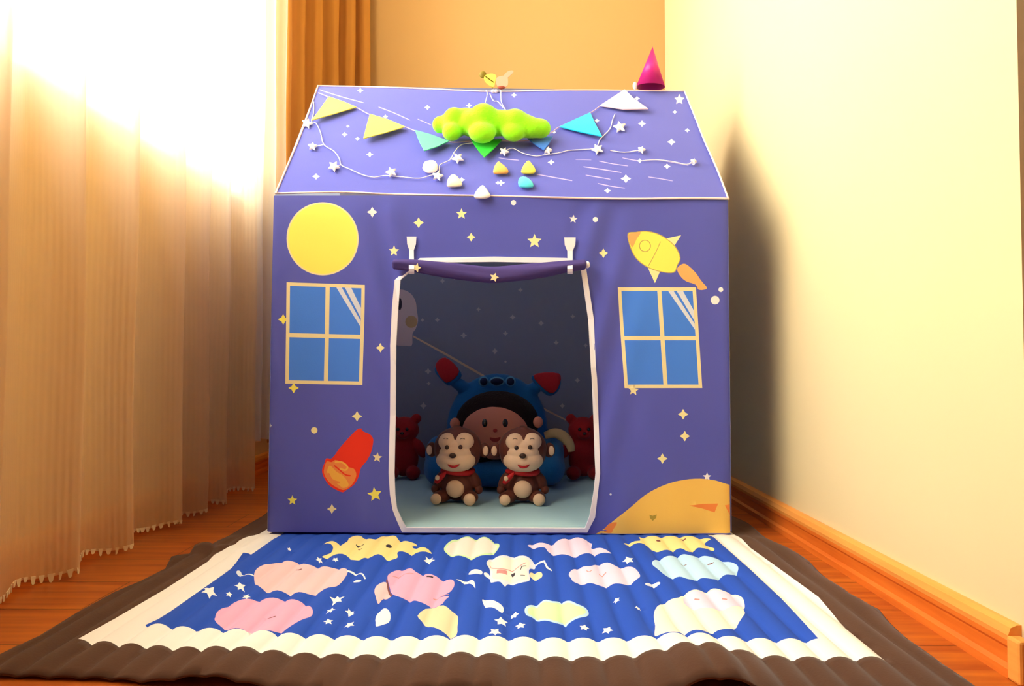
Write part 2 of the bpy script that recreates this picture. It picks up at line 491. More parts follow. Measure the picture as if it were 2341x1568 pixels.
fw = [-.80, -.62, -.44, -.26, -.08, .10, .28, .46, .64, .80, .957, 1.137, 1.290, 1.480, 1.605, 1.724, 1.908]
path = []
random.seed(3)
for i in range(len(fw) - 1):
    a, b = fw[i], fw[i + 1]
    path += [(XC + random.uniform(-.002, .006), a), (XC - .010, a + .012), (XC - .040, a + (b - a) * .45), (XC - .054, a + (b - a) * .68), (XC - .038, b - .022)]
path.append((XC, fw[-1]))
sh = hang('sheer_curtain', path, .012, 2.416, SHEER, teeth=.0065)
tag(sh, 'cream ribbed sheer curtain with a fringed hem hanging over the left window', 'curtain')
DRAPE = curtain_mat('golden_drape', (.62, .28, .055), .06, .0, .22, 300)
BACKLIT = curtain_mat('backlit_drape', (.80, .66, .44), .06, .0, .25, 300)  # window side of the same drape, its backlight put into a paler colour
pp = [(-.735, 1.935), (-.705, 1.94), (-.690, 1.955), (-.73, 1.975), (-.725, 1.99), (-.690, 2.0), (-.680, 2.015), (-.715, 2.035), (-.71, 2.05), (-.672, 2.06), (-.668, 2.075)]
pd = hang('backlit_drape', pp, .13, 2.42, BACKLIT)
tag(pd, 'drape gathered just behind the sheer curtain, window backlight put into its pale colour', 'curtain')
pp = [(-.72, 2.09), (-.68, 2.10), (-.668, 2.115), (-.72, 2.14), (-.715, 2.16), (-.660, 2.17), (-.648, 2.19), (-.690, 2.22), (-.68, 2.25), (-.635, 2.26), (-.622, 2.285), (-.67, 2.32), (-.66, 2.345), (-.602, 2.36), (-.592, 2.385),
      (-.64, 2.42), (-.63, 2.445), (-.567, 2.44), (-.555, 2.46), (-.60, 2.49), (-.585, 2.515), (-.53, 2.50), (-.512, 2.515), (-.53, 2.54)]
dr = hang('golden_drape', pp, .11, 2.42, DRAPE)
tag(dr, 'golden brown drape bunched in the corner beside the back wall', 'curtain')
# rod and brackets carrying the curtains, above the view
rod = thing('curtain_rod', (XC - .03, .6, 2.43), 'brown curtain rod above the left window', 'curtain rod')
RODM = mat('brown_rod', (.20, .08, .03), .4)
bm = bmesh.new(); tube(bm, [(XC - .03, -1.0, 2.43), (XC - .03, 2.55, 2.43)], .012, 12); link('pole', bm, RODM, rod)
for y in (-.9, .75, 2.3):
    bm = bmesh.new(); box(bm, XL, XC - .03, y - .008, y + .008, 2.44, 2.452); link('bracket', bm, RODM, rod, smooth=False)

# ================================================================== QUILTED PLAY MAT
ZM = .011
def zpt(p): q = atZ(p[0], p[1], ZM); return (q.x, q.y)
outer = [zpt(p) for p in [(-60, 1521), (0, 1487), (90, 1445), (179, 1391), (263, 1346), (323, 1320), (378, 1292), (392, 1267), (433, 1264), (457, 1249), (523, 1216), (553, 1198), (600, 1172)]]
outer += [(-.575, 1.80), (-.572, 2.05), (-.57, 2.36 - .02), (0, 2.35), (.47, 2.34), (.478, 2.05), (.484, 1.80)]
outer += [zpt(p) for p in [(1673, 1172), (1723, 1202), (1772, 1235), (1851, 1281), (1898, 1318), (1944, 1358), (2010, 1390), (2076, 1453), (2155, 1517), (2234, 1568), (2310, 1618),
                           (2000, 1606), (1800, 1600), (1553, 1592), (1400, 1590), (1100, 1580), (769, 1568), (586, 1558), (344, 1547), (239, 1536), (0, 1530)]]
wout = [zpt(p) for p in [(179, 1466), (264, 1418), (374, 1352), (475, 1287), (490, 1272), (526, 1257), (547, 1239), (603, 1208)]]
wout += [(-.502, 1.8), (-.498, 2.27), (.41, 2.26), (.425, 1.8)]
wout += [zpt(p) for p in [(1678, 1215), (1716, 1251), (1792, 1308), (1871, 1367), (1947, 1446), (2023, 1506), (1750, 1507), (1490, 1506), (1050, 1507), (760, 1500), (500, 1492), (330, 1478)]]
blue = [zpt(p) for p in [(332, 1427), (389, 1394), (448, 1355), (508, 1314), (540, 1284), (556, 1266), (580, 1262), (598, 1248), (634, 1221)]]
blue += [(-.455, 1.8), (-.45, 2.19), (.36, 2.18), (.385, 1.8)]
blue += [zpt(p) for p in [(1625, 1222), (1640, 1238), (1713, 1301), (1785, 1370), (1871, 1465), (1613, 1465), (1404, 1464), (1068, 1461), (865, 1460), (673, 1454), (560, 1446), (430, 1438)]]

mi = ['printed_blue', 'white', 'yellow', 'pink', 'peach', 'lightyellow', 'cream', 'lilac', 'sky', 'mint', 'sand', 'brownline', 'rose', 'dark', 'stripe']
BROWN = mat('mat_brown_velvet', (.085, .038, .022), .95, .1, (14, .12), (300, .3, .0008), .15)
MATBLUE = mat('mat_royal_blue', (.022, .085, .52), .85, .2, (9, .05), (300, .2, .0006))
MATWHITE = mat('mat_ivory_band', (.88, .86, .83), .9, .2, (9, .03), (300, .2, .0006))
matmats = [BROWN, MATWHITE, MATBLUE] + [INK[k] for k in mi[1:]]
K = {k: i + 2 for i, k in enumerate(mi)}
def z2(p): return [(500 + x * .299, 1200 + y * .299) for x, y in p]
def z3(p): return [(1000 + x * .299, 1200 + y * .299) for x, y in p]
def z1(p): return [(x * .299, 1200 + y * .299) for x, y in p]
ms = [(wout, 1), (blue, 2)]
def mp(px, ink): ms.append(([zpt(p) for p in px], K[ink]))
def mps(px, ink, n=4): mp(smooth_loop(px, n), ink)
# big sun
mps(z2([(800, 140), (870, 135), (930, 145), (985, 130), (1000, 85), (1060, 75), (1130, 105), (1200, 120), (1260, 75), (1330, 70), (1370, 110), (1400, 120), (1460, 140), (1520, 145), (1480, 170),
        (1560, 180), (1630, 210), (1560, 215), (1450, 220), (1370, 215), (1365, 265), (1300, 268), (1220, 235), (1120, 250), (1070, 280), (1010, 275), (990, 235), (890, 235), (790, 250), (860, 205), (870, 165)]), 'lightyellow')
mp(stroke(z2([(1050, 152), (1080, 160), (1110, 155)]), 3), 'dark'); mp(ell(*z2([(1300, 172)])[0], 7, 3.4), 'dark')
mp(stroke(z2([(1065, 190), (1080, 200), (1095, 190)]), 2), 'brownline')
# pale moon
mps(z3([(50, 190), (90, 140), (150, 105), (230, 98), (280, 108), (340, 98), (400, 115), (465, 145), (470, 180), (430, 215), (370, 240), (240, 257), (140, 240), (70, 225)]), 'mint')
mps(z3([(65, 190), (105, 145), (160, 112), (230, 108), (280, 116), (335, 108), (395, 124), (450, 150), (452, 178), (415, 208), (360, 230), (240, 246), (150, 232), (85, 218)]), 'cream')
# peach cloud with antennae
mps(z2([(270, 400), (290, 350), (340, 320), (400, 305), (480, 278), (560, 290), (620, 292), (680, 315), (760, 320), (850, 335), (920, 330), (985, 360), (960, 420), (900, 480), (820, 495), (760, 515), (680, 535), (590, 522), (510, 525), (430, 510), (350, 505), (290, 465)]), 'peach')
mp(stroke(z2([(270, 400), (220, 385), (165, 372)]), 3), 'white'); mp(ell(*z2([(155, 372)])[0], 6, 4), 'stripe')
mp(stroke(curve2(z2([(980, 365), (1050, 368), (1095, 385), (1120, 425)])), 3.5), 'white'); mp(ell(*z2([(1060, 442)])[0], 9, 3), 'stripe')
mp(stroke(z2([(590, 348), (615, 356), (635, 350)]), 3), 'brownline')
# pink planet
mps(z1([(1640, 720), (1660, 660), (1740, 610), (1850, 585), (1960, 575), (2060, 572), (2180, 572), (2270, 590), (2340, 605), (2388, 660), (2380, 710), (2300, 745), (2200, 790), (2100, 825), (1960, 830), (1830, 815), (1720, 795), (1660, 770)]), 'pink')
mp(stroke(z2([(370, 700), (400, 712), (435, 712)]), 3), 'brownline')
# dog-like figure
mps(z2([(1290, 410), (1330, 370), (1400, 340), (1470, 345), (1510, 370), (1580, 375), (1650, 400), (1720, 420), (1790, 435), (1800, 480), (1765, 530), (1700, 555), (1760, 560), (1730, 590), (1700, 620), (1610, 622), (1540, 605), (1480, 575), (1410, 572), (1340, 545), (1310, 480)]), 'pink')
mps(z2([(1190, 520), (1210, 475), (1275, 450), (1300, 490), (1320, 545), (1260, 560), (1220, 605), (1200, 560)]), 'peach')
mp(stroke(z2([(1283, 430), (1298, 490), (1325, 550)]), 5), 'brownline'); mp(stroke(z2([(1590, 400), (1640, 415)]), 5), 'dark')
mp(stroke(z2([(1330, 400), (1420, 380), (1500, 385)]), 1.5), 'rose'); mp(stroke(z2([(1640, 560), (1700, 550), (1760, 545)]), 2), 'rose')
mps(z2([(1815, 430), (1900, 425), (1950, 440), (1962, 500), (1940, 470), (1900, 445)]), 'white')
# rocket bits
mps(z2([(1200, 690), (1230, 645), (1270, 640), (1310, 690), (1300, 760), (1210, 788), (1200, 740)]), 'white')
mps(z2([(1520, 710), (1580, 650), (1650, 625), (1720, 630), (1780, 665), (1830, 685), (1825, 780), (1815, 865), (1720, 840), (1620, 785), (1550, 740)]), 'sand', 2)
mps(z2([(2015, 570), (2060, 568), (2120, 600), (2175, 640), (2165, 685), (2100, 645), (2040, 615)]), 'white')
# little space traveller
mps(z3([(375, 300), (395, 265), (450, 248), (560, 243), (680, 250), (740, 280), (745, 320), (700, 350), (705, 430), (640, 455), (550, 450), (515, 480), (480, 450), (410, 435), (405, 370), (400, 330)]), 'stripe')
mps(z3([(385, 300), (410, 270), (470, 258), (560, 256), (660, 260), (705, 285), (700, 330), (680, 350), (690, 420), (630, 440), (540, 436), (450, 425), (420, 400), (420, 345)]), 'cream')
mp(stroke(curve2(z3([(400, 300), (440, 335), (510, 350), (600, 335), (680, 300)])), 1.8), 'rose')
mp([tuple(p) for p in z3([(455, 350), (535, 358), (535, 388), (452, 380)])], 'rose'); mp(ell(*z3([(580, 370)])[0], 4.5, 4), 'dark')
mp(stroke(z3([(635, 355), (645, 330), (680, 325)]), 2.5), 'dark'); mp(stroke(z3([(635, 395), (670, 400)]), 2), 'dark')
mps(z3([(235, 360), (270, 345), (340, 365), (335, 390), (300, 385), (260, 380)]), 'white'); mps(z3([(355, 375), (380, 365), (405, 375), (400, 395), (365, 395)]), 'white')
mps(z3([(715, 365), (770, 360), (800, 380), (795, 410), (740, 412), (705, 395)]), 'sand')
mp(stroke(z3([(750, 300), (815, 290), (840, 340), (875, 355)]), 5), 'white')
# lilac planet with ring
mps(z3([(690, 165), (740, 142), (820, 150), (870, 150), (930, 125), (1030, 103), (1120, 115), (1180, 135), (1180, 170), (1260, 190), (1330, 220), (1270, 225), (1180, 222), (1100, 235), (1020, 242), (930, 232), (850, 215), (820, 185), (740, 175)]), 'lilac')
# right sun
mps(z3([(1430, 155), (1460, 135), (1550, 130), (1540, 95), (1600, 85), (1760, 82), (1930, 84), (2020, 100), (2090, 120), (2040, 135), (2120, 185), (2040, 190), (1980, 185), (1920, 215), (1860, 190), (1780, 195), (1690, 210), (1640, 180), (1560, 150)]), 'lightyellow')
mp(ell(*z3([(1690, 132)])[0], 5, 2.2), 'olive') if 'olive' in K else mp(ell(*z3([(1690, 132)])[0], 5, 2.2), 'brownline')
mp(stroke(z3([(1860, 108), (1900, 106)]), 3), 'brownline')
# cloud pink-white, right
mps(z3([(1005, 390), (1040, 345), (1100, 325), (1170, 328), (1220, 302), (1300, 300), (1360, 320), (1440, 325), (1510, 345), (1550, 400), (1520, 430), (1430, 462), (1340, 460), (1240, 475), (1150, 450), (1050, 450), (1020, 420)]), 'lilac')
mp(stroke(z3([(1235, 378), (1260, 378), (1290, 366)]), 3), 'rose'); mp(stroke(curve2(z3([(1140, 360), (1160, 372), (1180, 360)])), 1.6), 'rose')
# light blue cloud
mps(z3([(1640, 310), (1670, 270), (1730, 255), (1800, 245), (1870, 232), (1940, 245), (2020, 240), (2110, 262), (2200, 275), (2280, 310), (2300, 345), (2260, 390), (2190, 395), (2100, 425), (2010, 412), (1920, 427), (1850, 405), (1750, 395), (1690, 355)]), 'sky')
for x in (1880, 2090): mp(stroke(z3([(x - 25, 298), (x, 303), (x + 25, 299)]), 2), 'brownline')
# green cloud
mps(z3([(668, 660), (700, 625), (770, 600), (820, 585), (880, 597), (950, 580), (1010, 590), (1070, 620), (1140, 635), (1157, 670), (1130, 710), (1060, 735), (980, 755), (900, 765), (820, 740), (740, 715), (680, 705)]), 'sky')
mps(z3([(690, 660), (715, 633), (775, 610), (820, 597), (880, 610), (950, 592), (1005, 602), (1060, 632), (1120, 645), (1135, 670), (1110, 698), (1050, 722), (975, 742), (900, 750), (825, 727), (750, 703), (700, 695)]), 'mint')
# large cloud lower right
mps(z3([(1655, 700), (1680, 640), (1740, 590), (1840, 570), (1880, 530), (1960, 510), (2040, 508), (2110, 498), (2190, 515), (2260, 520), (2330, 560), (2350, 610), (2340, 640), (2350, 690), (2300, 760), (2230, 815), (2120, 830), (2050, 850), (1950, 850), (1870, 862), (1790, 875), (1670, 855), (1665, 780)]), 'cream')
mps(z3([(1880, 570), (1900, 535), (1960, 520), (2040, 515), (2110, 508), (2190, 522), (2260, 530), (2320, 565), (2340, 610), (2250, 640), (2120, 650), (1990, 640), (1900, 620)]), 'lilac')
for x in (1985, 2195): mp(stroke(z3([(x - 20, 576), (x + 20, 586)]), 4), 'rose')
# small stars
for x, y, r in [(770, 272, 26), (893, 277, 24), (165, 480, 42), (78, 543, 26), (210, 562, 32), (1610, 268, 42), (905, 570, 55), (855, 655, 36), (1005, 664, 36), (838, 755, 36), (1000, 772, 40), (540, 192, 16)]:
    cx, cy = z2([(x, y)])[0]; mp(star(cx, cy, r * .299 * 1.1, 5, .5, random.uniform(0, 6), .62), 'white')
for x, y, r in [(588, 690, 34), (488, 750, 50), (635, 785, 38), (440, 840, 46), (1460, 280, 42), (1370, 577, 26), (1533, 632, 24), (1123, 800, 36), (1300, 822, 42)]:
    cx, cy = z3([(x, y)])[0]; mp(star(cx, cy, r * .299 * 1.1, 5, .55, random.uniform(0, 6), .62), 'white')
cx, cy = z1([(1600, 518)])[0]; mp(star(cx, cy, 19, 5, .5, .3, .6), 'white')
mps(z3([(1590, 460), (1620, 445), (1690, 443), (1700, 460), (1640, 470), (1600, 475)]), 'stripe')

def dense(p, d=.0035):
    out = []
    for a, b in zip(p, p[1:] + p[:1]):
        a, b = Vector(a), Vector(b); n = max(1, int(abs(b.x - a.x) / d), int((b - a).length / .02))
        out += [tuple(a.lerp(b, k / n)) for k in range(n)]
    return out
ms = [(dense(p), k) for p, k in ms]; outer = dense(outer)
A, T, ink = printed(outer, ms, .014, None, step_u=.0044)
PER = .0352
dz = dist_to(A, outer)
X, Yv = A[:, 0], A[:, 1]
puff = np.abs(np.sin(PI * (X - .012 * (Yv - 1) + .004) / PER)) ** .65
flat = 1 - .75 * np.clip((Yv - 1.36) / .05, 0, 1)
edge = np.clip(dz / .03, 0, 1) ** .6
hz = .003 + (.0035 + .0075 * puff) * flat * (.35 + .65 * edge)
# the front hem buckles off the floor in a few places, and a pucker on the left side
front = np.clip((.93 - Yv) / .16, 0, 1)
wave = .026 * np.exp(-((X - .205) / .055) ** 2) + .008 * np.exp(-((X + .06) / .06) ** 2) + .010 * np.exp(-((X + .32) / .05) ** 2) 
hz += front ** 1.5 * wave
side = np.clip((X - .44) / .07, 0, 1)
hz += side * (.004 + .005 * np.sin(Yv * 26)) * np.clip((1.7 - Yv) / .2, 0, 1)
hz += .016 * np.exp(-((Yv - 1.27) / .016) ** 2) * np.clip((-.47 - X) / .09, 0, 1)
A3 = np.column_stack([X, Yv, hz])
pm = thing('play_mat', (-.05, 1.25, 0), 'quilted play mat with brown border, ivory band and blue space print before the tent', 'mat')
t = sheet('brown_border', A3, T, ink, matmats, pm, ink == 0, (0, 0, 1)); t['label'] = 'dark brown border'
sd = t.modifiers.new('thick', 'SOLIDIFY'); sd.thickness = .003; sd.offset = -1
t = sheet('ivory_band', A3, T, ink, matmats, pm, ink == 1, (0, 0, 1)); t['label'] = 'ivory white band'
t = sheet('printed_panel', A3, T, ink, matmats, pm, ink >= 2, (0, 0, 1)); t['label'] = 'blue panel printed with clouds, suns and stars'

# ================================================================== PLAY TENT
tent = thing('play_tent', (-.03, 1.75, .012), 'purple blue house shaped play tent printed with stars, moon, windows and rocket', 'tent')
# ---- front panel
def fpt(p): q = atY(p[0], p[1], YF); return (q.x, q.z)
fi = ['purple', 'yellow', 'paleyellow', 'white', 'tan', 'pane', 'stripe', 'orange', 'amber', 'gold', 'red', 'olive', 'outline', 'peachflame']
FK = {k: i for i, k in enumerate(fi)}
fmats = [PURPLE] + [INK[k] for k in fi[1:]]
fs = []
def fp(px, ink): fs.append(([fpt(p) for p in px], FK[ink]))
def z4(p): return [(1140 + x * .2551, 440 + y * .2551) for x, y in p]
def z5(p): return [(600 + x * .2551, 840 + y * .2551) for x, y in p]
def z6(p): return [(1300 + x * .2551, 840 + y * .2551) for x, y in p]
for x, y, r, c in [(851, 485, 12, 'white'), (957, 509, 12, 'paleyellow'), (1077, 542, 10, 'paleyellow'), (869, 795, 11, 'paleyellow'), (670, 887, 12, 'yellow'), (647, 730, 12, 'yellow'), (815, 952, 12, 'paleyellow'),
                   (758, 1164, 11, 'tan'), (1380, 578, 11, 'paleyellow'), (1562, 947, 12, 'paleyellow'), (1566, 997, 12, 'paleyellow'), (1514, 1048, 12, 'paleyellow'), (617, 973, 5, 'stripe')]:
    fp(twinkle(x, y, r), c)
for x, y, r, c, a in [(1055, 489, 13, 'paleyellow', 0), (901, 574, 13, 'paleyellow', .05), (1222, 551, 17, 'paleyellow', 0), (1311, 500, 10, 'white', .1), (668, 1144, 12, 'yellow', 0),
                      (856, 1131, 17, 'yellow', -.15), (862, 1046, 12, 'tan', .1), (1617, 1090, 10, 'white', 0), (1448, 892, 13, 'tan', .1)]:
    fp(star(x, y, r, 5, .45, -PI / 2 + a), c)
for x, y, r, c in [(1361, 502, 6, 'white'), (717, 984, 7.5, 'paleyellow'), (1174, 463, 6, 'white'), (1635, 686, 10, 'white'), (1648, 662, 5.5, 'white'), (1396, 1130, 2.5, 'stripe')]:
    fp(ell(x, y, r, r, 16), c)
fp(ell(738, 546, 82.5, 83.5, 64), 'tan'); fp(ell(738, 546, 79, 80, 64), 'yellow')
def window_print(q, mt, mb, ml, mr, w=8):
    """q: outer corners tl,tr,br,bl; mullion top/bottom x fraction, transom left/right y fraction"""
    q = [Vector(p) for p in q]
    def at(s, t): return tuple(q[0].lerp(q[1], s).lerp(q[3].lerp(q[2], s), t))
    ww = w / (q[1] - q[0]).length; wh = w / (q[3] - q[0]).length
    fp([at(0, 0), at(1, 0), at(1, 1), at(0, 1)], 'tan')
    for s0, s1 in ((ww, mt - ww * .6), (mt + ww * .6, 1 - ww)):
        for t0, t1 in ((wh, ml - wh * .6), (ml + wh * .6, 1 - wh)):
            fp([at(s0, t0), at(s1, t0), at(s1, t1), at(s0, t1)], 'pane')
    s0, s1 = mt + ww * .7, 1 - ww * 1.02
    fp([at(s0 + .08 * 1, wh), at(s0 + .15, wh), at(s1, .36), at(s1, .42)], 'stripe')
    fp([at(s0 + .19, wh), at(s0 + .27, wh), at(s1, .23), at(s1, .33)], 'stripe')
window_print([(655, 645), (834, 651), (828, 880), (651, 877)], .525, .52, .52, .52)
window_print([(1412, 657), (1591, 657), (1606, 887), (1427, 887)], .53, .52, .505, .505)
# rocket
fp([tuple(p) for p in z4([(1490, 415), (1635, 383), (1572, 480)])], 'paleyellow')
fp([tuple(p) for p in z4([(1335, 670), (1445, 710), (1400, 812)])], 'paleyellow')
fp(smooth_loop(z4([(1600, 680), (1655, 638), (1705, 660), (1770, 725), (1815, 790), (1868, 858), (1795, 872), (1765, 825), (1680, 795), (1625, 745)]), 3), 'peachflame')
fp(smooth_loop(z4([(1155, 368), (1230, 352), (1320, 343), (1420, 365), (1510, 415), (1590, 490), (1630, 585), (1605, 650), (1572, 718), (1450, 712), (1330, 670), (1230, 590), (1175, 485)]), 4), 'outline')
fp(smooth_loop(z4([(1162, 374), (1230, 358), (1320, 350), (1415, 371), (1505, 421), (1583, 494), (1622, 585), (1598, 648), (1566, 711), (1452, 705), (1334, 663), (1236, 586), (1182, 482)]), 4), 'yellow')
fp(smooth_loop(z4([(1162, 376), (1225, 359), (1275, 356), (1235, 420), (1200, 490), (1175, 450)]), 3), 'peachflame')
fp(ell(*z4([(1312, 478)])[0], 13.5, 14), 'outline'); fp(ell(*z4([(1312, 478)])[0], 11.5, 12), 'yellow')
fp(stroke(curve2(z4([(1450, 440), (1420, 510), (1380, 590), (1340, 660)])), 1.8), 'outline')
# comet
fp(smooth_loop(z5([(840, 560), (880, 548), (900, 575), (960, 600), (990, 640), (985, 700), (970, 760), (930, 840), (880, 900), (860, 980), (820, 1050), (750, 1100), (715, 1120), (650, 1095), (590, 1055), (545, 985), (528, 925), (550, 860), (570, 815), (620, 815), (700, 710), (790, 610)]), 3), 'red')
fp(smooth_loop(z5([(570, 845), (615, 850), (650, 830), (710, 850), (760, 890), (820, 910), (840, 970), (805, 1045), (740, 1095), (690, 1090), (610, 1045), (560, 985), (545, 925)]), 3), 'orange')
fp(smooth_loop(z5([(600, 880), (660, 935), (720, 970), (760, 1020), (770, 1060), (720, 1080), (690, 1060), (650, 1030), (600, 990), (575, 935)]), 3), 'amber')
fp(stroke(curve2(z5([(585, 950), (620, 1010), (690, 1035)])), 5), 'orange')
fp(stroke(curve2(z5([(645, 850), (710, 850), (760, 890), (740, 920), (690, 905)])), 4), 'amber')
fp(stroke(curve2(z5([(640, 880), (690, 920), (740, 960), (790, 970)])), 3), 'red')
# planet
fp(smooth_loop(z6([(300, 1485), (330, 1440), (430, 1350), (560, 1245), (700, 1135), (850, 1055), (1000, 1012), (1180, 998), (1350, 1018), (1440, 1048)]), 4)[:-8] + z6([(1445, 1052), (1452, 1485), (300, 1488)]), 'gold')
fp(z6([(1080, 1238), (1200, 1225), (1340, 1220), (1310, 1300), (1200, 1265)]), 'orange')
fp(z6([(1400, 1235), (1442, 1228), (1447, 1325)]), 'orange')
fp(smooth_loop(z6([(318, 1472), (360, 1405), (432, 1388), (400, 1450), (380, 1484)]), 3), 'orange')
fp(z6([(725, 1320), (752, 1330), (790, 1318), (785, 1348), (755, 1375), (730, 1350)]), 'olive')
front_out = [fpt(p) for p in [(626, 447), (900, 447), (1130, 450), (1400, 455), (1666, 457), (1669, 800), (1671, 1222), (1400, 1221), (900, 1218), (611, 1216), (617, 800)]]
# door outlines: outer and inner edge of the white tape
d_out = [(960, 590), (902, 640), (896, 700), (893, 790), (893, 840), (891, 950), (889, 1080), (892, 1130), (898, 1165), (908, 1190), (920, 1216),
         (1130, 1217), (1342, 1216), (1360, 1182), (1366, 1128), (1371, 1082), (1370, 1039), (1368, 967), (1364, 865), (1361, 840), (1357, 730), (1339, 612), (1295, 590), (1130, 587)]
d_in = [(962, 601), (916, 640), (910, 700), (906, 790), (906, 840), (904, 950), (902, 1080), (904, 1130), (908, 1162), (918, 1185), (929, 1205),
        (1130, 1206), (1337, 1206), (1347, 1180), (1356, 1128), (1361, 1082), (1359, 1039), (1357, 967), (1352, 865), (1350, 840), (1345, 730), (1327, 612), (1290, 602), (1130, 599)]
hole = [fpt(p) for p in d_in]
def billow(x, z):
    """how far the front cloth stands out towards the camera"""
    cx = -.03; d = 0
    d += .004 * math.sin(x * 7 + 1) * math.sin(z * 6)
    # soft folds pulled down from the door corners
    for ex, sg in ((-.215, -1), (.135, 1)):
        dx = (x - ex) * sg
        if -.03 < dx < .25:
            t = dx + (.60 - z) * .28
            d += .0050 * math.sin(t * 85) * math.exp(-((dx - .03) / .06) ** 2) * (.35 + .65 * math.exp(-((z - .42) / .22) ** 2))
    d += .0016 * math.sin(x * 60 + z * 18) * math.exp(-((z - .1) / .12) ** 2)
    fade = min(1, (.425 - x) / .03, (x + .478) / .03, (ZE - z) / .03)
    return d * max(0, fade) - .010 * (max(0, x - .417) / .016) ** 2 - .008 * (max(0, -.474 - x) / .014) ** 2
def dense2(p, d=.009):
    out = []
    for a, b in zip(p, p[1:] + p[:1]):
        a, b = Vector(a), Vector(b); n = max(1, int((b - a).length / d))
        out += [tuple(a.lerp(b, k / n)) for k in range(n)]
    return out
A, T, ink = printed(dense2(front_out), [(dense2(p), k) for p, k in fs], .009, None, holes=[hole])
A3 = np.array([(x, YF - billow(x, z), z) for x, z in A])
t = sheet('front_panel', A3, T, ink, fmats, tent, None, (0, -1, 0))
t['label'] = 'front cloth printed with moon, two windows, rocket, comet, planet and stars'
# ---- tape around the door
o_ = d_out + [d_out[0]]; i_ = d_in + [d_in[0]]
bm = bmesh.new(); R = []
for p, q in zip(o_, i_):
    a, b = fpt(p), fpt(q); ya, yb = YF - billow(*a), YF - billow(*b)
    R.append([bm.verts.new((a[0], ya - .0006, a[1])), bm.verts.new((a[0], ya - .0030, a[1])), bm.verts.new((b[0], yb - .0036, b[1])), bm.verts.new((b[0], yb + .002, b[1]))])
for i in range(len(R) - 1):
    for k in range(4): bm.faces.new((R[i][k], R[i][(k + 1) % 4], R[i + 1][(k + 1) % 4], R[i + 1][k]))
bmesh.ops.recalc_face_normals(bm, faces=bm.faces[:])
link('door_tape', bm, WHITE_TAPE, tent, smooth=False)['label'] = 'white binding tape round the doorway'
# ---- rolled-up door
ROLLC = cloth('rolled_door_cloth', (.075, .055, .22))
cl = catmull([atY(u, v, YF - .020) for u, v in [(897, 604), (945, 607), (1010, 616), (1080, 625), (1130, 629), (1190, 624), (1250, 617), (1300, 609), (1340, 604)]], 8)
bm = bmesh.new(); n = len(cl); rings = []
for i, p in enumerate(cl):
    t_ = i / (n - 1); r = .0095 + .0065 * math.sin(PI * t_) ** 1.2
    if i in (0, n - 1): r *= .6
    ring = []
    for k in range(18):
        q = 2 * PI * k / 18
        rr = r * (1 + .10 * math.sin(3 * q + t_ * 5) + .06 * math.sin(5 * q - t_ * 9))
        ring.append(bm.verts.new(p + Vector((0, math.cos(q) * rr, math.sin(q) * rr))))
    rings.append(ring)
for i in range(n - 1):
    for k in range(18): bm.faces.new((rings[i][k], rings[i][(k + 1) % 18], rings[i + 1][(k + 1) % 18], rings[i + 1][k]))
bm.faces.new(rings[0]); bm.faces.new(rings[-1][::-1])
bmesh.ops.recalc_face_normals(bm, faces=bm.faces[:])
roll = link('rolled_door', bm, ROLLC, tent); roll['label'] = 'dark purple rolled-up door flap'
for x, y, r in ((952, 612, 11), (1130, 634, 11)):
    bm = bmesh.new(); slab(bm, [atY(u, v, YF - .0385 if x > 1000 else YF - .0325) for u, v in star(x, y, r, 5, .5, -PI / 2 + .3)], (0, -1, 0), .0006)
    link('printed_star', bm, INK['tan'], roll, smooth=False)
bm = bmesh.new(); ellipsoid(bm, atY(1343, 605, YF - .02), (.005, .006, .007), seg=12); link('door_toggle', bm, WHITE_TAPE, roll)
for pts, cx in (([(929, 541), (952, 541), (951, 558), (946, 572), (947, 604)], 941), ([(1294, 543), (1316, 543), (1315, 560), (1309, 574), (1309, 604)], 1303)):
    bm = bmesh.new(); x0 = pts[0][0]
    left = [(2 * cx - p[0], p[1]) for p in pts]
    path3 = []
    for (u, v), (u2, v2) in zip(pts[1:] if False else pts, left):
        yy = YF - .002 if v < 575 else YF - .008
        path3.append((atY(min(u, u2), v, yy), atY(max(u, u2), v, yy)))
    for v, yy in ((606, YF - .031), (614, YF - .0345), (621, YF - .031), (626, YF - .020), (624, YF - .010)):
        path3.append((atY(cx - 6, v, yy), atY(cx + 6, v, yy)))
    R = []
    for a, b in path3:
        R.append([bm.verts.new(a), bm.verts.new(b), bm.verts.new(b + Vector((0, -.0016, 0))), bm.verts.new(a + Vector((0, -.0016, 0)))])
    for i in range(len(R) - 1):
        for k in range(4): bm.faces.new((R[i][k], R[i][(k + 1) % 4], R[i + 1][(k + 1) % 4], R[i + 1][k]))
    bm.faces.new(R[0]); bm.faces.new(R[-1][::-1]); bmesh.ops.recalc_face_normals(bm, faces=bm.faces[:])
    link('strap', bm, WHITE_TAPE, tent, smooth=False)
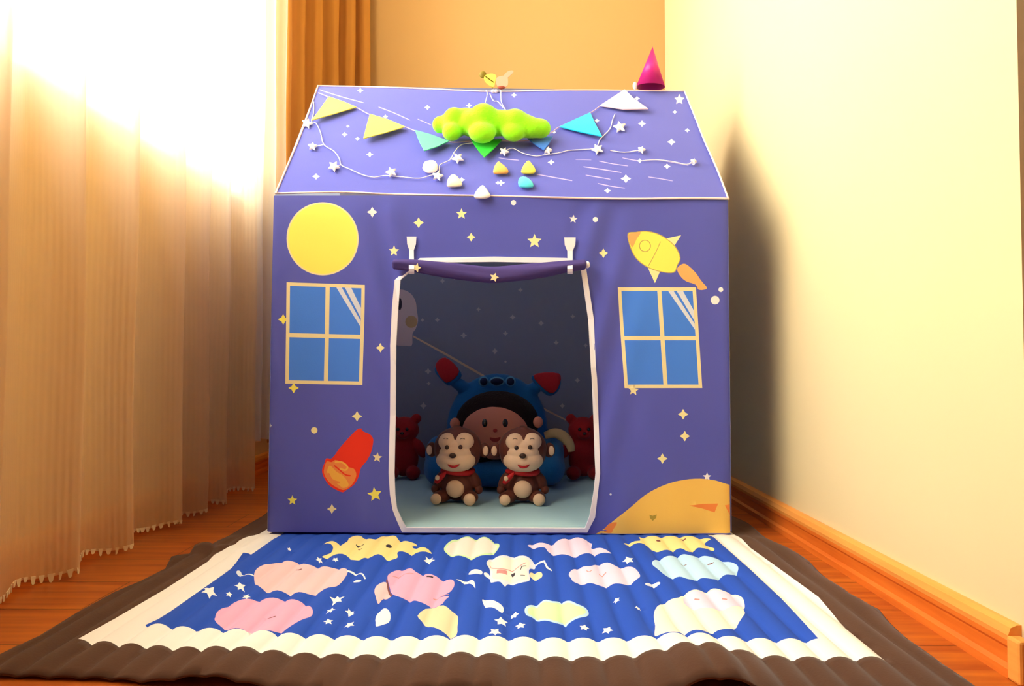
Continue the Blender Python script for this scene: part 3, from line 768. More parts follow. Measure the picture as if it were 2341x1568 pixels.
# ---- roof, front slope
def rpt(p): q = on_roof(*p); return (q.x, (q - Vector((0, YF, ZE))).dot(RT))
ri = ['purple', 'white', 'lilacline', 'stripe', 'cream']; RK = {k: i for i, k in enumerate(ri)}
rmats = [ROOFC] + [INK[k] for k in ri[1:]]
rs = []
def rp(px, ink): rs.append(([rpt(p) for p in px], RK[ink]))
def za(x, y): return (600 + x * .2551, 80 + y * .2551)
def zb(x, y): return (1140 + x * .2551, 80 + y * .2551)
for a, w in [([za(510, 490), za(700, 550), za(910, 605)], 2), ([za(1040, 640), za(1180, 690), za(1320, 750)], 2), ([za(1390, 740), za(1510, 790)], 2),
             ([zb(1000, 1035), zb(1130, 1050), zb(1230, 1030)], 2), ([zb(1110, 1100), zb(1260, 1125), zb(1420, 1115), zb(1560, 1135), zb(1700, 1160)], 2), ([zb(900, 1130), zb(1030, 1155), zb(1160, 1172)], 1.8),
             ([zb(760, 1180), zb(900, 1200), zb(1100, 1232)], 2.2), ([zb(780, 1255), zb(900, 1275), zb(1000, 1292)], 2), ([zb(340, 1245), zb(500, 1275), zb(660, 1305)], 2.2), ([zb(890, 1330), zb(1010, 1355), zb(1130, 1372)], 2),
             ([zb(1340, 1270), zb(1450, 1285), zb(1560, 1305)], 2), ([zb(690, 1115), zb(830, 1120)], 1.5), ([zb(0, 1090), zb(80, 1105), zb(180, 1115)], 2)]:
    rp(stroke(curve2(a, 4), w), 'lilacline')
for x, y, r in [za(877, 497) + (7,), za(1478, 640) + (7,), za(1852, 625) + (7,), za(1100, 722) + (6,), za(735, 885) + (7,), za(850, 920) + (6,), za(960, 1060) + (8,), za(480, 1265) + (9,), za(1785, 1290) + (8,), za(2110, 1320) + (6,),
                zb(138, 537) + (7,), zb(1240, 568) + (7,), zb(1580, 683) + (6,), zb(880, 768) + (6,), zb(1285, 790) + (9,), zb(1693, 842) + (6,), zb(1550, 950) + (10,), zb(1510, 1172) + (8,), zb(470, 1138) + (8,), zb(1140, 1287) + (12,),
                zb(975, 1395) + (8,), zb(20, 1320) + (9,), zb(1265, 1125) + (7,), zb(497, 868) + (5,), zb(1280, 1030) + (9,), zb(1745, 1135) + (8,), zb(440, 1040) + (9,), (795, 287, 4)]:
    rp(twinkle(x, y, r, .8), 'white' if r > 7 else 'stripe')
rp(star(*zb(1620, 575), 12, 5, .5), 'cream')
roof_px = [(630, 442), (660, 372), (690, 300), (727, 196), (900, 200), (1000, 204), (1130, 209), (1300, 206), (1450, 207), (1565, 208), (1612, 325), (1640, 388), (1665, 454), (1400, 454), (1130, 448), (900, 444), (780, 440)]
roof_out = [rpt(p) for p in roof_px]
A, T, ink = printed(roof_out, rs, .014, None)
def roof3(x, t): 
    h = .004 * math.sin(PI * min(1, max(0, t / .48))) * (math.sin(x * 9) * .6 - .6)
    return Vector((x, YF, ZE)) + RT * t + RN * h
A3 = np.array([roof3(x, t)[:] for x, t in A])
t = sheet('roof_panel', A3, T, ink, rmats, tent, None, RN); t['label'] = 'front roof slope printed with small stars'
# rear roof, gables, sides, back, floor sheet
xl, xr = fpt((615, 800))[0], fpt((1669, 800))[0]
rl, rr_ = on_roof(727, 196), on_roof(1565, 208)
bm = bmesh.new()
def quad(pts, mi=0):
    f = bm.faces.new([bm.verts.new(p) for p in pts]); f.material_index = mi
el, er = on_roof(630, 442), on_roof(1665, 454)
quad([rl, rr_, (er.x, YB, ZE), (el.x, YB, ZE)])
link('rear_roof_panel', bm, THINP, tent, smooth=False)
for nm, xe, xr0, top in (('side_panel', xl, el.x, rl), ('side_panel', xr, er.x, rr_)):
    bm = bmesh.new()
    a = [bm.verts.new(p) for p in ((xe, YF, .012), (xe, YB, .012), (xr0, YB, ZE), (top.x, top.y, top.z), (xr0, YF + .001, ZE))]
    bm.faces.new((a[0], a[1], a[2], a[4])); bm.faces.new((a[4], a[2], a[3]))
    link(nm, bm, THINP, tent, smooth=False)
# back panel with its own print, seen through the door
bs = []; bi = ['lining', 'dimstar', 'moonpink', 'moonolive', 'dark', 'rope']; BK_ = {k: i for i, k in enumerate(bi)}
YP = YB - .004
def bpt(p): q = atY(p[0], p[1], YP); return (q.x, q.z)
def z7(p): return [(880 + x * .2551, 600 + y * .2551) for x, y in p]
def bp_(px, ink): bs.append(([bpt(p) for p in px], BK_[ink]))
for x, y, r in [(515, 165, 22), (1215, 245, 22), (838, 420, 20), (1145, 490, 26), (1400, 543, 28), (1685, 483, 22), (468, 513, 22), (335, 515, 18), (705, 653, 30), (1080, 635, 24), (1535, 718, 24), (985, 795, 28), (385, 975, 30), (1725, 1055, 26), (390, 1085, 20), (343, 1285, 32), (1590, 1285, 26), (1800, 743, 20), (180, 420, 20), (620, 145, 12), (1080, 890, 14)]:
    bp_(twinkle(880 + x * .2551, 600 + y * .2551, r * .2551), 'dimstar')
bp_(stroke(z7([(250, 660), (560, 830), (880, 1015), (1300, 1250), (1620, 1410)]), 5), 'rope')
bp_(smooth_loop(z7([(60, 260), (140, 240), (220, 270), (270, 340), (285, 430), (295, 520), (275, 590), (245, 640), (240, 740), (180, 745), (100, 740), (40, 700)]), 4), 'moonpink')
bp_(ell(*z7([(130, 370)])[0], 5, 14), 'dark'); bp_(ell(*z7([(235, 530)])[0], 14, 14), 'moonolive')
bout = [(xl, .012), (xr, .012), (er.x, ZE), (el.x, ZE)]
A, T, ink = printed(bout, bs, .04, None)
A3 = np.array([(x, YB - .003 * math.sin(x * 11) * math.sin(z * 8), z) for x, z in A])
t = sheet('back_panel', A3, T, ink, [LINING] + [INK[k] for k in bi[1:]], tent, None, (0, -1, 0)); t['label'] = 'dark back cloth with faint stars and a printed moon on a rope'
bm = bmesh.new(); box(bm, xl, xr, YF + .002, YB, .0125, .0145); link('floor_sheet', bm, PURPLE, tent, smooth=False)
# piping along the roof seams
for pts in ([(630, 442), (780, 439), (900, 444), (1130, 448), (1400, 454), (1590, 453), (1667, 454)], [(727, 196), (900, 200), (1000, 204), (1130, 209), (1300, 206), (1450, 207), (1565, 208)],
            [(630, 442), (660, 372), (690, 300), (727, 196)], [(1565, 208), (1590, 270), (1612, 325), (1640, 388), (1665, 454)]):
    bm = bmesh.new(); tube(bm, catmull([on_roof(u, v, .0012) for u, v in pts], 5), .0019, 8)
    link('piping', bm, PIPING, tent)['label'] = 'pale pink piping'
# poles of the frame inside the corners
POLE = mat('tent_pole_plastic', (.75, .75, .72), .4)
for x, y in ((xl + .010, YF + .012), (xr - .010, YF + .012), (xl + .010, YB - .012), (xr - .010, YB - .012)):
    bm = bmesh.new(); tube(bm, [(x, y, .016), (x, y, ZE - .012)], .006, 10); link('pole', bm, POLE, tent)

# ================================================================== INSIDE THE TENT
PADC = mat('pale_blue_pad_cloth', (.40, .62, .70), .9, .2, (7, .05), (260, .3, .0008))
A, T, ink = printed([(xl + .02, YF + .012), (xr - .02, YF + .012), (xr - .02, YB - .02), (xl + .02, YB - .02)], [], .02, None)
dd = dist_to(A, [(xl + .02, YF + .012), (xr - .02, YF + .012), (xr - .02, YB - .02), (xl + .02, YB - .02)])
hz = .0150 + .0085 * np.clip(dd / .02, 0, 1) ** .5 + .0015 * np.sin(A[:, 0] * 40 + np.sin(A[:, 1] * 12)) * np.clip(dd / .04, 0, 1)
pad = sheet('sleeping_pad', np.column_stack([A, hz]), T, ink, [PADC], None, None, (0, 0, 1))
tag(pad, 'pale blue padded mat covering the floor inside the tent', 'mat')
PZ = .0245

# ---- blue plush armchair
BLUEP = mat('blue_plush', (.012, .13, .36), .95, .1, (20, .12), (250, .5, .002), .2)
REDP = mat('ear_red_plush', (.45, .02, .03), .95, .1, (20, .1), (250, .5, .002), .1)
ch = thing('plush_chair', (-.03, 1.88, PZ), 'blue plush child armchair with red ears against the back of the tent', 'armchair')
c = atY(1136, 960, 1.95).x
blob('backrest', [((c, 1.975, .165), (.140, .050, .150)), ((c, 1.980, .13), (.15, .055, .10)),
    (atY(1052, 880, 1.968), (.030, .020, .018), (0, .5, 0)), (atY(1030, 868, 1.966), (.020, .014, .016)), (atY(1224, 886, 1.968), (.028, .020, .018), (0, -.5, 0)), (atY(1244, 876, 1.966), (.022, .014, .016))], .005, BLUEP, ch)
blob('seat', [((c - .008, 1.90, .067), (.165, .125, .042)), ((c - .008, 1.85, .064), (.13, .085, .039))], .005, BLUEP, ch)
for sx in (-1, 1):
    blob('armrest', [((c - .004 + sx * .142, 1.865, .072), (.042, .075, .046)), ((c - .004 + sx * .148, 1.90, .105), (.036, .08, .045))], .004, BLUEP, ch)
for pts, rim in (([(995, 837), (1018, 817), (1050, 849), (1020, 875)], [(988, 842), (1010, 810), (1034, 822), (1062, 858), (1030, 886), (1005, 868)]),
                 ([(1219, 858), (1277, 853), (1278, 882), (1257, 899)], [(1209, 862), (1225, 850), (1281, 846), (1286, 885), (1262, 908), (1236, 896)])):
    cu = sum(p[0] for p in rim) / len(rim); cv = sum(p[1] for p in rim) / len(rim)
    rim = [(cu + (u - cu) * .86, cv + (v - cv) * .86 + 1.5) for u, v in rim]
    bm = bmesh.new(); puffy(bm, [atY(u, v, 1.955) for u, v in smooth_loop(rim, 4)], (0, -1, 0), .012)
    puffy(bm, [atY(u, v, 1.955) for u, v in smooth_loop(rim, 4)], (0, 1, 0), .014)
    ear = link('ear', bm, BLUEP, ch)
    bm = bmesh.new(); puffy(bm, [atY(u, v, 1.946) for u, v in smooth_loop(pts, 4)], (0, -1, 0), .008)
    link('inner_ear', bm, REDP, ear)['label'] = 'red inner ear'
DARKP = mat('navy_plush_face', (.008, .015, .06), .6); RINGP = mat('face_ring_blue', (.10, .30, .50), .9)
for x, rx, ry, nm in ((1106, 9, 9, 'eye'), (1136, 15, 8, 'nose'), (1167, 9, 9, 'eye')):
    bm = bmesh.new(); puffy(bm, [atY(u, v, 1.929) for u, v in ell(x, 872, rx + 3, ry + 3, 20)], (0, -1, 0), .004)
    ring = link(nm + '_ring', bm, RINGP, ch)
    bm = bmesh.new(); puffy(bm, [atY(u, v, 1.9275) for u, v in ell(x, 872, rx, ry, 20)], (0, -1, 0), .006); link(nm, bm, DARKP, ring)

# ---- plush doll sitting in the chair
FUR = mat('dark_fur', (.018, .010, .010), .95, .1, None, (180, .8, .004), .05)
SKINP = mat('doll_peach_vinyl', (.62, .22, .15), .6, .3, (12, .04))
doll = thing('plush_doll', (-.04, 1.80, PZ), 'big plush doll with peach face and dark fur hood sitting in the blue chair', 'doll')
fc = atY(1136, 985, 1.80)
blob('hood', [((fc.x, 1.835, fc.z + .018), (.108, .060, .082)), ((fc.x - .045, 1.825, fc.z - .040), (.062, .05, .045)), ((fc.x + .045, 1.825, fc.z - .040), (.062, .05, .045))], .004, FUR, doll)['label'] = 'dark fur hood'
blob('body', [((fc.x, 1.845, .140), (.070, .040, .036)), ((fc.x, 1.845, .15), (.055, .040, .04))], .004, FUR, doll)
bm = bmesh.new(); ellipsoid(bm, (fc.x - .004, 1.802, fc.z - .002), (.084, .040, .070), seg=36); link('face', bm, SKINP, doll)
for sx, nm in ((-1, 'ear'), (1, 'ear')):
    p = atY(1230 if sx > 0 else 1040, 965 if sx > 0 else 968, 1.80); bm = bmesh.new(); ellipsoid(bm, p, (.0125, .010, .0145), seg=16); link(nm, bm, SKINP, doll)
BLACKV = mat('glossy_black', (.006, .005, .008), .15, .6)
REDV = mat('doll_red', (.30, .02, .02), .4)
def face_y(u, v): # front of the face ellipsoid
    d = ray(u, v); cc = Vector((fc.x - .004, 1.802, fc.z - .002)); r = (.084, .040, .070)
    o_ = CAM - cc; A_ = sum((d[i] / r[i]) ** 2 for i in range(3)); B_ = 2 * sum(d[i] * o_[i] / r[i] ** 2 for i in range(3)); C_ = sum((o_[i] / r[i]) ** 2 for i in range(3)) - 1
    D_ = B_ * B_ - 4 * A_ * C_
    if D_ < 0: return atY(u, v, 1.80)
    return CAM + d * ((-B_ - math.sqrt(D_)) / (2 * A_))
for x in (1108, 1155):
    bm = bmesh.new(); puffy(bm, [face_y(u, v) + Vector((0, .001, 0)) for u, v in ell(x, 967, 6.5, 10, 20)], (0, -1, 0), .003); link('eye', bm, BLACKV, doll)
bm = bmesh.new(); puffy(bm, [face_y(u, v) + Vector((0, .001, 0)) for u, v in ell(1132, 984, 5.5, 4.5, 16)], (0, -1, 0), .005); link('nose', bm, REDV, doll)
bm = bmesh.new(); puffy(bm, [face_y(u, v) + Vector((0, .001, 0)) for u, v in smooth_loop([(1117, 999), (1132, 1001), (1147, 998), (1142, 1008), (1132, 1011), (1122, 1008)], 3)], (0, -1, 0), .002); link('mouth', bm, REDV, doll)
# beige paw reaching out to the right
SANDP = mat('beige_plush', (.48, .33, .17), .95, .1, (20, .1), (250, .5, .002))
bm = bmesh.new(); tube(bm, catmull([atY(u, v, 1.84) for u, v in [(1245, 996), (1268, 990), (1288, 998), (1302, 1014), (1306, 1032)]], 6), lambda t: .009 + .005 * math.sin(PI * min(1, t * 1.05)), 14)
link('paw', bm, SANDP, doll)['label'] = 'beige paw'

# ---- red bears
REDB = mat('red_bear_plush', (.34, .008, .014), .8, .2, (25, .15), (260, .5, .002), .1)
def bear(loc, label):
    b = thing('red_bear', loc, label, 'toy bear', 'red bears beside the blue chair')
    blob('body', [((0, .002, .052), (.036, .030, .048)), ((0, 0, .080), (.030, .026, .028)),
                  ((0, 0, .128), (.037, .032, .035)), ((0, -.026, .118), (.016, .014, .012)),
                  ((-.030, 0, .158), (.013, .008, .013)), ((.030, 0, .158), (.013, .008, .013)),
                  ((-.040, -.010, .080), (.013, .014, .028), (0, .45, 0)), ((.040, -.010, .080), (.013, .014, .028), (0, -.45, 0)),
                  ((-.026, -.028, .018), (.018, .028, .018)), ((.026, -.028, .018), (.018, .028, .018))], .0025, REDB, b, world=False, smooth_it=4)
    for x in (-.011, .011):
        bm = bmesh.new(); ellipsoid(bm, (x, -.032, .132), (.0042, .003, .0045), seg=12); link('eye', bm, BLACKV, b, world=False)
    bm = bmesh.new(); ellipsoid(bm, (0, -.040, .122), (.005, .003, .004), seg=12); link('nose', bm, BLACKV, b, world=False)
    return b
p = atY(924, 1000, 1.99); bl = bear((p.x, 1.99, PZ), 'red plush bear left of the blue chair, half behind the door edge')
p = atY(1333, 1000, 1.985); br = bl.copy(); COL.objects.link(br); br.location = (p.x, 1.985, PZ)
tag(br, 'red plush bear right of the blue chair')
for chd in list(bl.children):
    c2 = chd.copy(); COL.objects.link(c2); c2.parent = br
for b_ in (bl, br): b_.scale = (1.12, 1.0, 1.04)

# ---- two toy monkeys
MBR = mat('monkey_brown', (.12, .022, .008), .55, .4, (14, .12), None, .1)
MCR = mat('monkey_cream', (.88, .60, .38), .6, .3, (12, .04))
MDK = mat('monkey_dark_brown', (.05, .018, .008), .3, .5)
MRD = mat('monkey_red_scarf', (.55, .012, .015), .5)
def monkey(loc, label):
    m = thing('toy_monkey', loc, label, 'toy monkey', 'toy monkeys at the tent door')
    blob('body', [((0, .004, .040), (.039, .033, .037)), ((0, .004, .062), (.030, .026, .022)),
                  ((-.034, -.012, .015), (.020, .030, .014), (0, 0, -.35)), ((.030, -.012, .015), (.020, .030, .014), (0, 0, .35)),
                  ((-.040, .000, .050), (.013, .014, .024), (0, .5, 0)), ((.040, .000, .050), (.013, .014, .024), (0, -.5, 0))], .002, MBR, m, world=False, smooth_it=4)
    h = blob('head', [((0, .004, .1215), (.056, .046, .050)), ((0, .004, .105), (.052, .044, .036)), ((.004, -.004, .166), (.014, .012, .008), (0, .4, 0))], .002, MBR, m, world=False, smooth_it=4)
    blob('face', [((-.0175, -.022, .1395), (.0225, .022, .0205)), ((.0195, -.022, .1400), (.0225, .022, .0205)), ((.001, -.021, .1300), (.034, .023, .0200)),
                  ((0, -.022, .1170), (.0385, .026, .0210)), ((0, -.022, .0980), (.0455, .028, .0265))], .0016, MCR, h, world=False, smooth_it=12)
    for ex, ez in ((-.0160, .1290), (.0145, .1300)):
        bm = bmesh.new(); ellipsoid(bm, (ex, -.0435, ez), (.0048, .0034, .0054), seg=14); link('eye', bm, MDK, h, world=False)
    bm = bmesh.new(); ellipsoid(bm, (-.002, -.0500, .1120), (.0078, .0050, .0058), seg=16); link('nose', bm, MDK, h, world=False)
    for sx in (-1, 1):
        bm = bmesh.new(); tube(bm, catmull([(sx * .019 + sx * d, -.0432 + abs(d) * .3, .1480 + zz) for d, zz in ((-.005, 0), (0, .0018), (.005, .0002))], 4), .0006, 6)
        link('eyebrow', bm, MDK, h, world=False)
    bm = bmesh.new(); puffy(bm, [(x, -.0505 + abs(x) * .15, z) for x, z in smooth_loop([(-.0135, .0925), (-.006, .0905), (0, .0900), (.007, .0905), (.0135, .0935), (.009, .0870), (0, .0845), (-.009, .0865)], 3)], (0, -1, 0), .0028)
    link('mouth', bm, MRD, h, world=False)
    for sx in (-1, 1):
        bm = bmesh.new(); ellipsoid(bm, (sx * .0610, .006, .1180), (.0135, .009, .0170), seg=18); e = link('ear', bm, MBR, h, world=False)
        bm = bmesh.new(); ellipsoid(bm, (sx * .0650, -.0015, .1175), (.0068, .0035, .0112), seg=16); link('inner_ear', bm, MCR, e, world=False)
        bm = bmesh.new(); ellipsoid(bm, (-.0415 if sx < 0 else .0345, -.040, .0135), (.0125 if sx < 0 else .0138, .0085, .0122 if sx < 0 else .0138), seg=18); link('foot_pad', bm, MCR, m, world=False)
        bm = bmesh.new(); ellipsoid(bm, (sx * .050, -.006, .030), (.0095, .0095, .010), seg=14); link('hand', bm, MBR, m, world=False)
    bm = bmesh.new(); ellipsoid(bm, (-.001, -.0225, .0345), (.0210, .0130, .0205), seg=24); link('belly', bm, MCR, m, world=False)
    bm = bmesh.new(); tube(bm, [(.034 * math.cos(q), .003 + .031 * math.sin(q), .0705 + .002 * math.sin(2 * q)) for q in [2 * PI * k / 24 for k in range(25)]], .0062, 10)
    sc = link('scarf', bm, MRD, m, world=False)
    bm = bmesh.new(); puffy(bm, [(x, -.031, z) for x, z in smooth_loop([(-.020, .074), (-.030, .070), (-.042, .060), (-.047, .050), (-.040, .046), (-.032, .052), (-.022, .064)], 3)], (0, -1, 0), .006)
    puffy(bm, [(x, -.031, z) for x, z in smooth_loop([(-.020, .074), (-.030, .070), (-.042, .060), (-.047, .050), (-.040, .046), (-.032, .052), (-.022, .064)], 3)], (0, 1, 0), .006)
    link('scarf_tail', bm, MRD, sc, world=False)
    bm = bmesh.new(); ellipsoid(bm, (-.039, -.037, .0605), (.0052, .005, .0060), seg=14); link('bell', bm, MCR, sc, world=False)
    return m
p = atY(1046, 1000, 1.64); m1 = monkey((p.x, 1.64, PZ + .0005), 'brown toy monkey with red scarf, the left one of the two in the doorway')
def copy_tree(o, parent=None):
    c = o.copy(); COL.objects.link(c); c.parent = parent
    for k in o.children: copy_tree(k, c)
    return c
p = atY(1195, 1000, 1.64); m2 = copy_tree(m1); m2.location = (p.x, 1.635, PZ + .0005)
tag(m2, 'brown toy monkey with red scarf, the right one of the two in the doorway')
m1.rotation_euler = (0, 0, -.10); m2.rotation_euler = (0, 0, .03)

# ================================================================== ON THE ROOF
def roof_local(x, y):   # z3-style crop 960,210
    return (960 + x * .1658, 210 + y * .1658)
LIME = mat('lime_green_plush', (.31, .92, .010), .95, .1, (30, .06), (280, .5, .002), .3)
cp = on_roof(1125, 285, .02)
pil = thing('cloud_pillow', cp, 'lime green cloud shaped plush pillow resting on the roof slope', 'pillow')
balls = []
RE = Matrix((Vector((1, 0, 0)), RN, RT)).transposed().to_euler()
for x, y, rx, ry, th in ((275, 455, 105, 112, .020), (390, 440, 150, 120, .024), (480, 430, 170, 205, .028), (440, 550, 135, 115, .025), (640, 400, 190, 165, .029), (720, 440, 210, 165, .031), (880, 410, 215, 235, .034),
                        (860, 560, 190, 130, .029), (1040, 430, 200, 165, .031), (1150, 430, 190, 165, .031), (1310, 440, 195, 190, .032), (1290, 550, 165, 118, .027), (1430, 470, 190, 150, .029), (1540, 495, 170, 130, .027), (1660, 505, 145, 125, .024)):
    u, v = roof_local(x, y); q = on_roof(u, v, th + .005); s_ = (q - CAM).length / FPX
    balls.append((q, (rx * .1658 * s_, th, ry * .1658 * s_ * 1.03), tuple(RE)))
blob('cushion', balls, .003, LIME, pil, smooth_it=24)
STR = mat('white_cord', (.80, .78, .84), .7)
bm = bmesh.new()
for pts in ([(1111, 206), (1114, 215), (1109, 236)], [(1145, 206), (1146, 232), (1156, 252)], [(1120, 214), (1128, 230), (1138, 232), (1150, 246)]):
    tube(bm, catmull([on_roof(u, v, .006) for u, v in pts], 4), .0011, 6)
link('hanging_string', bm, STR, pil)
# small toy butterflies perched on the ridge
def wing(bm, px, Y, th): slab(bm, [atY(u, v, Y) for u, v in smooth_loop(px, 4)], (0, -1, 0), th)
def zr(x, y): return (1060 + x * .0829, 130 + y * .0829)
by = thing('yellow_butterfly', atY(1122, 207, YR), 'small yellow toy butterfly standing on the roof ridge above the cloud', 'ornament')
bm = bmesh.new(); wing(bm, [zr(*p) for p in [(560, 580), (640, 500), (800, 480), (900, 540), (870, 680), (830, 830), (720, 800), (600, 700)]], YR - .004, .003); link('wing', bm, mat('wing_yellow', (.90, .82, .10), .5), by, smooth=False)
bm = bmesh.new(); ellipsoid(bm, atY(*zr(530, 490), YR - .004), (.009, .004, .009), seg=12)
tube(bm, [atY(*zr(600, 540), YR - .0085), atY(*zr(830, 700), YR - .0085)], .0012, 6); tube(bm, [atY(*zr(780, 800), YR - .004), atY(*zr(800, 950), YR - .004)], .0012, 6)
link('body', bm, mat('butterfly_olive', (.20, .14, .01), .6), by)
bp2 = thing('pink_butterfly', atY(1146, 207, YR), 'small pink toy butterfly beside the yellow one on the roof ridge', 'ornament')
bm = bmesh.new(); wing(bm, [zr(*p) for p in [(900, 620), (960, 560), (1110, 530), (1210, 560), (1210, 800), (1060, 860), (920, 800)]], YR - .006, .003)
wing(bm, [zr(*p) for p in [(1100, 540), (1200, 420), (1330, 380), (1370, 430), (1260, 540), (1200, 580)]], YR - .002, .002); link('wing', bm, mat('wing_pink', (.90, .38, .26), .5), bp2, smooth=False)
bm = bmesh.new(); ellipsoid(bm, atY(*zr(1040, 845), YR - .010), (.010, .004, .004), seg=12); tube(bm, [atY(*zr(1030, 860), YR - .006), atY(*zr(1020, 960), YR - .006)], .0011, 6)
link('body', bm, mat('butterfly_brown', (.30, .06, .03), .6), bp2)
bow = bmesh.new()
for x in (810, 890): ellipsoid(bow, atY(*zr(x, 945), YR - .012), (.0055, .004, .0045), seg=12)
o = recenter(link('ribbon_bow', bow, mat('pale_pink_ribbon', (.90, .72, .72), .6))); tag(o, 'tiny pale pink ribbon bow tied at the middle of the ridge', 'bow')
# party hat
hat = thing('party_hat', atY(1487, 203, YR), 'magenta cone party hat standing on the right of the roof ridge', 'party hat')
bm = bmesh.new(); base = atY(1487, 199, YR); tip = atY(1492, 106, YR); R = []; n = 32
dip = .004
ring = [bm.verts.new(base + Vector((.0355 * math.cos(2 * PI * k / n), .0355 * math.sin(2 * PI * k / n), dip * math.sin(2 * PI * k / n) - .0015 * math.cos(2 * PI * k / n)))) for k in range(n)]
inr = [bm.verts.new(v.co * 1 + (base - v.co) * .03 + Vector((0, 0, .0008))) for v in ring]
t0 = bm.verts.new(tip); t1_ = bm.verts.new(tip - Vector((0, 0, .004)))
for k in range(n):
    bm.faces.new((ring[k], ring[(k + 1) % n], t0)); bm.faces.new((inr[(k + 1) % n], inr[k], t1_)); bm.faces.new((ring[(k + 1) % n], ring[k], inr[k], inr[(k + 1) % n]))
bmesh.ops.recalc_face_normals(bm, faces=bm.faces[:])
link('cone', bm, mat('magenta_card', (.58, .015, .22), .45, .4, (20, .08)), hat)
bm = bmesh.new(); ellipsoid(bm, atY(1452, 196, YR - .004), (.006, .004, .010), seg=12); link('pompom', bm, mat('pale_pink_pompom', (.90, .66, .66), .9), hat)
# bunting
bun = thing('bunting_garland', on_roof(1100, 290, .003), 'felt pennant bunting draped across the roof slope', 'bunting')
cpts = [(728, 212), (752, 222), (815, 246), (846, 262), (926, 290), (949, 299), (1023, 324), (1080, 322), (1140, 322), (1215, 320), (1262, 302), (1279, 290), (1349, 258), (1371, 243), (1428, 206)]
bm = bmesh.new(); tube(bm, catmull([on_roof(u, v, .004) for u, v in cpts], 4), .0012, 6); link('cord', bm, mat('lilac_cord', (.62, .45, .62), .8), bun)
def felt(name, col): return mat(name, col, .95, .1, (40, .05), (380, .4, .001), .2)
FE = [('yellow pennant', felt('felt_yellow', (.92, .84, .12)), [(752, 222), (784, 233), (815, 246), (766, 261), (713, 276), (731, 252)]),
      ('yellow pennant', felt('felt_yellow', (.92, .84, .12)), [(846, 262), (886, 274), (926, 291), (880, 305), (831, 318), (838, 290)]),
      ('mint pennant', felt('felt_mint', (.12, .70, .38)), [(949, 299), (985, 309), (1026, 324), (998, 337), (970, 346), (958, 324)]),
      ('green pennant', felt('felt_green', (.01, .66, .03)), [(1076, 320), (1112, 321), (1148, 320), (1128, 342), (1107, 361), (1092, 343)]),
      ('blue pennant', felt('felt_blue', (.03, .18, .70)), [(1206, 318), (1235, 316), (1264, 312), (1255, 330), (1243, 344), (1224, 332)]),
      ('turquoise pennant', felt('felt_cyan', (.01, .60, .88)), [(1279, 291), (1315, 274), (1349, 259), (1361, 285), (1376, 313), (1328, 303)]),
      ('pink pennant', felt('felt_pink', (.90, .66, .74)), [(1371, 243), (1400, 224), (1428, 206), (1450, 228), (1481, 250), (1426, 251)])]
for lb, fm, px in FE:
    bm = bmesh.new(); pts = []
    for i, (u, v) in enumerate(px):
        lift = (.004, .004, .004, .008, .010, .007)[i]; pts.append(on_roof(u, v, lift))
    slab(bm, pts, RN, .0022)
    link('pennant', bm, fm, bun, smooth=False)['label'] = lb
# star fairy lights
fl = thing('fairy_lights', on_roof(900, 380, .002), 'white cord of star shaped fairy lights wandering over the roof', 'string lights')
STARW = mat('milky_star_plastic', (.88, .88, .94), .4, .5)
bm = bmesh.new()
for pts in ([za(460, 600), za(458, 700), za(440, 775), za(480, 790), za(520, 870), za(550, 980), za(640, 1040), za(690, 1110), za(705, 1165), za(780, 1200), za(890, 1250), za(1000, 1275), za(1100, 1260), za(1250, 1272), za(1400, 1285), za(1500, 1260), za(1580, 1235), za(1590, 1165), za(1680, 1120), za(1720, 1050), za(1780, 985), za(1860, 970), (1090, 326)],
            [(1150, 346), (1172, 339), (1195, 350), (1225, 357), (1245, 354), (1275, 350), (1300, 344), (1330, 342), (1362, 338), (1372, 318), (1394, 295), (1400, 275), (1406, 260)],
            [zb(1000, 1035), zb(1130, 1052), zb(1250, 1035)], [zb(1270, 1130), zb(1400, 1118), zb(1560, 1135), zb(1680, 1160), zb(1745, 1138)],
            [za(705, 1165), za(650, 1180)], [za(545, 985), za(450, 1000)], [za(1680, 1105), za(1750, 1110)]):
    tube(bm, catmull([on_roof(u, v, .0022) for u, v in pts], 4), .0011, 6)
link('cord', bm, STR, fl)
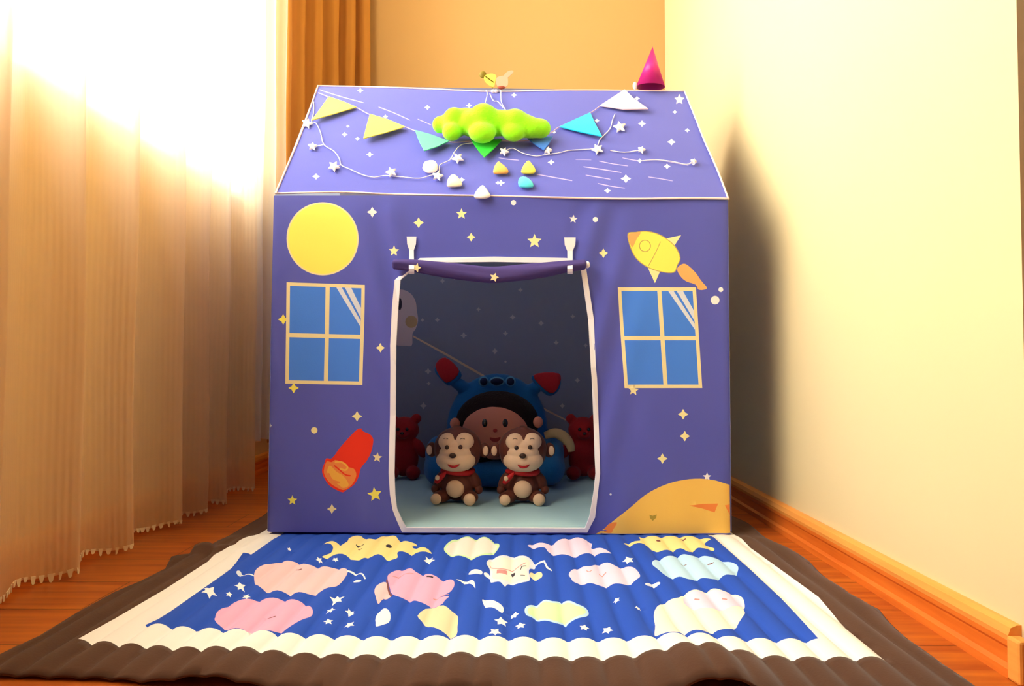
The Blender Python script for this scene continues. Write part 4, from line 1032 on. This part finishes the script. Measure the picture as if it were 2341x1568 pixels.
for k, (x, y, r, a) in enumerate([za(400, 795) + (14, .3), za(450, 1000) + (12, .1), za(640, 1180) + (15, .5), za(1155, 1230) + (14, .9), za(1570, 1265) + (14, .2), za(1750, 1105) + (15, .7),
                                  (1152, 347, 12, .4), zb(440, 1035) + (11, .2), zb(885, 1025) + (15, .8), zb(1085, 825) + (16, -.2), zb(1280, 1030) + (10, .3), zb(1745, 1135) + (8, .3)]):
    bm = bmesh.new(); px = star(x, y, r, 5, .48, -PI / 2 + a, .85)
    puffy(bm, [on_roof(u, v, .0042) for u, v in px], RN, .005, rings=3); puffy(bm, [on_roof(u, v, .0042) for u, v in px], -RN, .0035, rings=3)
    link('star_light', bm, STARW, fl, smooth=False)
# felt raindrops scattered on the slope
for nm, col, px, lb in [
    ('pink_white', (.90, .80, .82), [roof_local(*p) for p in [(40, 1020), (75, 970), (190, 955), (245, 1010), (245, 1070), (190, 1110), (100, 1115), (40, 1070)]], 'pinkish white felt pebble, leftmost, beside a star light'),
    ('pale_yellow', (.92, .88, .62), [roof_local(*p) for p in [(370, 1270), (390, 1200), (440, 1150), (500, 1160), (570, 1240), (582, 1290), (520, 1305), (390, 1308)]], 'pale yellow felt drop left of the white one'),
    ('white', (.92, .90, .92), [roof_local(*p) for p in [(745, 1450), (780, 1370), (850, 1300), (890, 1310), (950, 1390), (968, 1445), (880, 1470), (800, 1468)]], 'white felt drop lying over the eave piping'),
    ('orange', (.92, .48, .12), [roof_local(*p) for p in [(1010, 1100), (1030, 1030), (1080, 970), (1130, 1000), (1210, 1070), (1212, 1120), (1120, 1130), (1030, 1128)]], 'orange felt drop below the green pennant'),
    ('yellow', (.92, .76, .22), [roof_local(*p) for p in [(1395, 1095), (1430, 1020), (1495, 955), (1550, 1010), (1595, 1080), (1570, 1125), (1480, 1130), (1410, 1118)]], 'yellow felt drop right of the orange one'),
    ('turquoise', (.10, .72, .82), [roof_local(*p) for p in [(1355, 1270), (1365, 1200), (1420, 1180), (1500, 1205), (1555, 1260), (1562, 1310), (1480, 1325), (1380, 1310)]], 'turquoise felt drop below the yellow one')]:
    bm = bmesh.new(); pp_ = smooth_loop(px, 3)
    puffy(bm, [on_roof(u, v, .006) for u, v in pp_], RN, .008); puffy(bm, [on_roof(u, v, .006) for u, v in pp_], -RN, .0045)
    o = recenter(link('felt_drop', bm, felt('felt_' + nm, col))); tag(o, lb, 'felt drop', 'felt drops on the tent roof')
